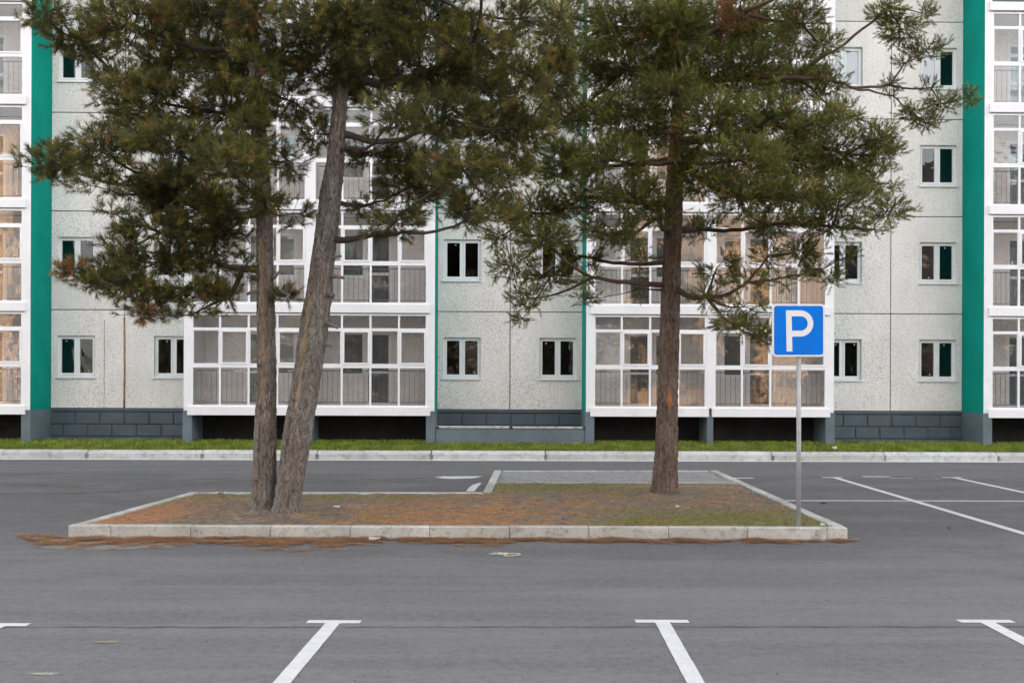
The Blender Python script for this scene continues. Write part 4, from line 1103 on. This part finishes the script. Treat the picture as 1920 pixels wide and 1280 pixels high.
def cat(P, n=6):
    o = []
    for i in range(len(P) - 1):
        p0_, p1_, p2_, p3_ = [Vector((*P[max(0, min(len(P) - 1, i + d))], 0)) for d in (-1, 0, 1, 2)]
        for k in range(n):
            t = k / n; o.append(0.5 * ((2 * p1_) + (p2_ - p0_) * t + (2 * p0_ - 5 * p1_ + 4 * p2_ - p3_) * t * t + (3 * p1_ - p0_ - 3 * p2_ + p3_) * t ** 3))
    return o
b.tube([(p.x * .72, p.y * 1.3, 0.008 + 0.012 * abs(noise.noise((i * .3, 0, 0)))) for i, p in enumerate(cat(L))], 0.005, 5)
tag(b.build('string', M['string'], loc=st, smooth=True), 'tangled loop of pale string lying on the asphalt before the kerb', 'string')
def scrap(x, y, z, s, label, mat='paper'):
    p = at(x, y, z); V = []; F = []; n = 5
    for j in range(n):
        for i in range(n):
            V.append(((i / 4 - .5) * s * (1 + .3 * noise.noise((i, j, x))), (j / 4 - .5) * s * .7, 0.008 + abs(noise.noise((i * .7, j * .7, x * .1))) * s * .6))
    for j in range(n - 1):
        for i in range(n - 1): F.append((j*n+i, j*n+i+1, j*n+n+i+1, j*n+n+i))
    o = link('paper_scrap', npmesh('paper_scrap', V, F, M[mat]), None, p)
    md = o.modifiers.new('t', 'SOLIDIFY'); md.thickness = 0.002
    tag(o, label, 'litter')
scrap(702, 1012, 0.01, 0.13, 'crumpled white scrap in the needle drift against the front kerb')
scrap(415, 926, 0.15, 0.13, 'white scrap of paper at the back of the island left of the twin pines')
scrap(1271, 951, 0.16, 0.07, 'small pale scrap on the soil below the lone pine')
scrap(631, 951, 0.16, 0.09, 'pale scrap on the soil right of the leaning pine')
o = blob('stone', at(1565, 842, .30), 0.07, 0.06, 0.04, M['paper'], 3); tag(o, 'pale stone in the grass strip right of the sign pole', 'stone')
o = blob('stone', at(1542, 986, .15), 0.035, 0.03, 0.02, M['paper'], 5); tag(o, 'small white stone on the island corner by the sign pole', 'stone')
o = blob('pine_cone', at(1544, 944, 0), 0.05, 0.035, 0.02, M['stone'], 8); tag(o, 'dark clod on the asphalt just right of the sign pole', 'debris')
o = blob('clod', at(1779, 990, 0), 0.035, 0.03, 0.02, M['stone'], 9); tag(o, 'dark clod inside the right-hand parking bay', 'debris')
PB = MB()
for i in range(80):
    p = at(random.uniform(-100, 2020), random.uniform(930, 1279)); 
    if inside(np.array([p.x]), np.array([p.y]), [v for v in ISL])[0]: continue
    s_ = random.uniform(0.004, 0.011); an = random.uniform(0, 3.1)
    c, s2_ = math.cos(an) * s_, math.sin(an) * s_
    PB.add([(p.x + c * 1.5, p.y + s2_, 0.001), (p.x - s2_, p.y + c, 0.001), (p.x - c * 1.3, p.y - s2_, 0.001), (p.x + s2_, p.y - c, 0.001), (p.x, p.y, s_ * 1.1)], [(0,1,4), (1,2,4), (2,3,4), (3,0,4)])
tag(PB.build('debris', M['stone']), kind='stuff')
# faint ochre needle smear and pale smears of dust on the lot
for x0, x1, y, wd, colr in ((176, 222, 1203, .09, (0.20, 0.18, 0.11)), (52, 110, 1263, .07, (0.26, 0.26, 0.22)), (105, 165, 922, .22, (0.13, 0.10, 0.085))):
    a, z = at(x0, y), at(x1, y); V = []; n = 22
    for i in range(n):
        th = 2 * math.pi * i / n; k = 1 + .35 * noise.noise((math.cos(th) * 2 + x0, math.sin(th) * 2, 0))
        V.append(((a.x + z.x) / 2 + (z.x - a.x) / 2 * math.cos(th) * k, a.y + wd / 2 * math.sin(th) * k, 0.0035))
    link('ground_stain', npmesh('ground_stain', V, [tuple(range(n))], simple('stain', colr, .95, .3, 30)), road)

# ------------------------------------------------------------------ what stands across the lot (seen in the glass)
def opposite(x0, x1, label, colr=(0.62, 0.42, 0.24), y1=-46)  :
    pass; o = link('apartment_building', None, loc=((x0 + x1) / 2, y1, 0)); tag(o, label, 'apartment building')
    hw = (x1 - x0) / 2
    b = MB(); b.box(-hw, hw, -12, 0, 0, 26); b.build('wall', simple('ochre_plaster', colr, 0.9, 0.1, 0.5), o)
    b = MB(); n = int(hw * 2 / 3.2)
    for k in range(9):
        for i in range(n):
            xx = -hw + 1.6 + i * 3.2; b.box(xx - .65, xx + .65, 0.001, 0.06, 1.9 + k * 2.8, 3.4 + k * 2.8)
    b.build('window', M['slate'], o)
    b = MB()
    for k in range(9): b.box(-hw, hw, 0.001, 0.05, 1.2 + k * 2.8, 1.32 + k * 2.8)
    b.build('string_course', M['white'], o)
opposite(-62, -44, 'ochre apartment block across the lot, mirrored orange in the left-hand loggia panes')
opposite(15, 33, 'ochre apartment block across the lot, mirrored orange in the right-hand loggia panes')

# trees before those blocks: an uncountable dark mass in the reflections
V = []; Cc = []
for t in range(16):
    tx = -70 + t * 8.2 + random.uniform(-2.5, 2.5); ty = random.uniform(-36, -24); hh = random.uniform(6, 15)
    for _ in range(1500):
        a = random.uniform(0, 6.28); z = random.uniform(0.15, 1) ; rr = (1.05 - z) * hh * .34 * math.sqrt(random.random()) + .3
        p = np.array([tx + rr * math.cos(a), ty + rr * math.sin(a), z * hh])
        for q in range(3): V.append(p + rng.normal(0, .27, 3))
        Cc += [(0.05, 0.06, 0.02, 1)] * 3
    for a, b_ in (((tx - .15, ty, 0), (tx + .15, ty, 0)),):
        V += [np.array((*a[:2], 0)), np.array((*b_[:2], 0)), np.array((tx, ty, hh))]; Cc += [(0.08, 0.05, 0.035, 1)] * 3
V = np.array(V)
tag(link('tree_line', npmesh('tree_line', V, np.arange(len(V)).reshape(-1, 3), M['needle'], False, {'tint': np.array(Cc)})), kind='stuff')
print('TRIS', sum(len(o.data.loops) for o in bpy.data.objects if o.type == 'MESH') // 3)

opposite(-38, 7, 'grey apartment block across the lot, mirrored dull in the middle windows', (0.10, 0.10, 0.11), -54)
opposite(38, 95, 'dark grey block across the lot, mirrored in the right-hand windows by the teal fin', (0.07, 0.07, 0.08), -54)
# tyre marks on the lot
tm = simple('tyre_rubber_mark', (0.058, 0.057, 0.062), 0.8, 0.5, 2.5)
for (P_, wd) in (([(-40, 905), (150, 912), (330, 900), (520, 893)], .12), ([(-40, 925), (140, 926), (300, 915), (420, 902), (560, 896)], .10), ([(560, 897), (640, 900), (760, 897), (870, 893)], .16), ([(600, 905), (700, 903), (800, 905)], .07),
                 ([(1650, 915), (1750, 918), (1900, 912), (2000, 905)], .09), ([(-50, 880), (200, 884), (450, 881)], .08)):
    q = [at(*p) for p in P_]
    for a_, b_ in zip(q[:-1], q[1:]): strip(a_, b_, wd, 0.0016, name='tyre_mark', mat=tm, jag=0.02)
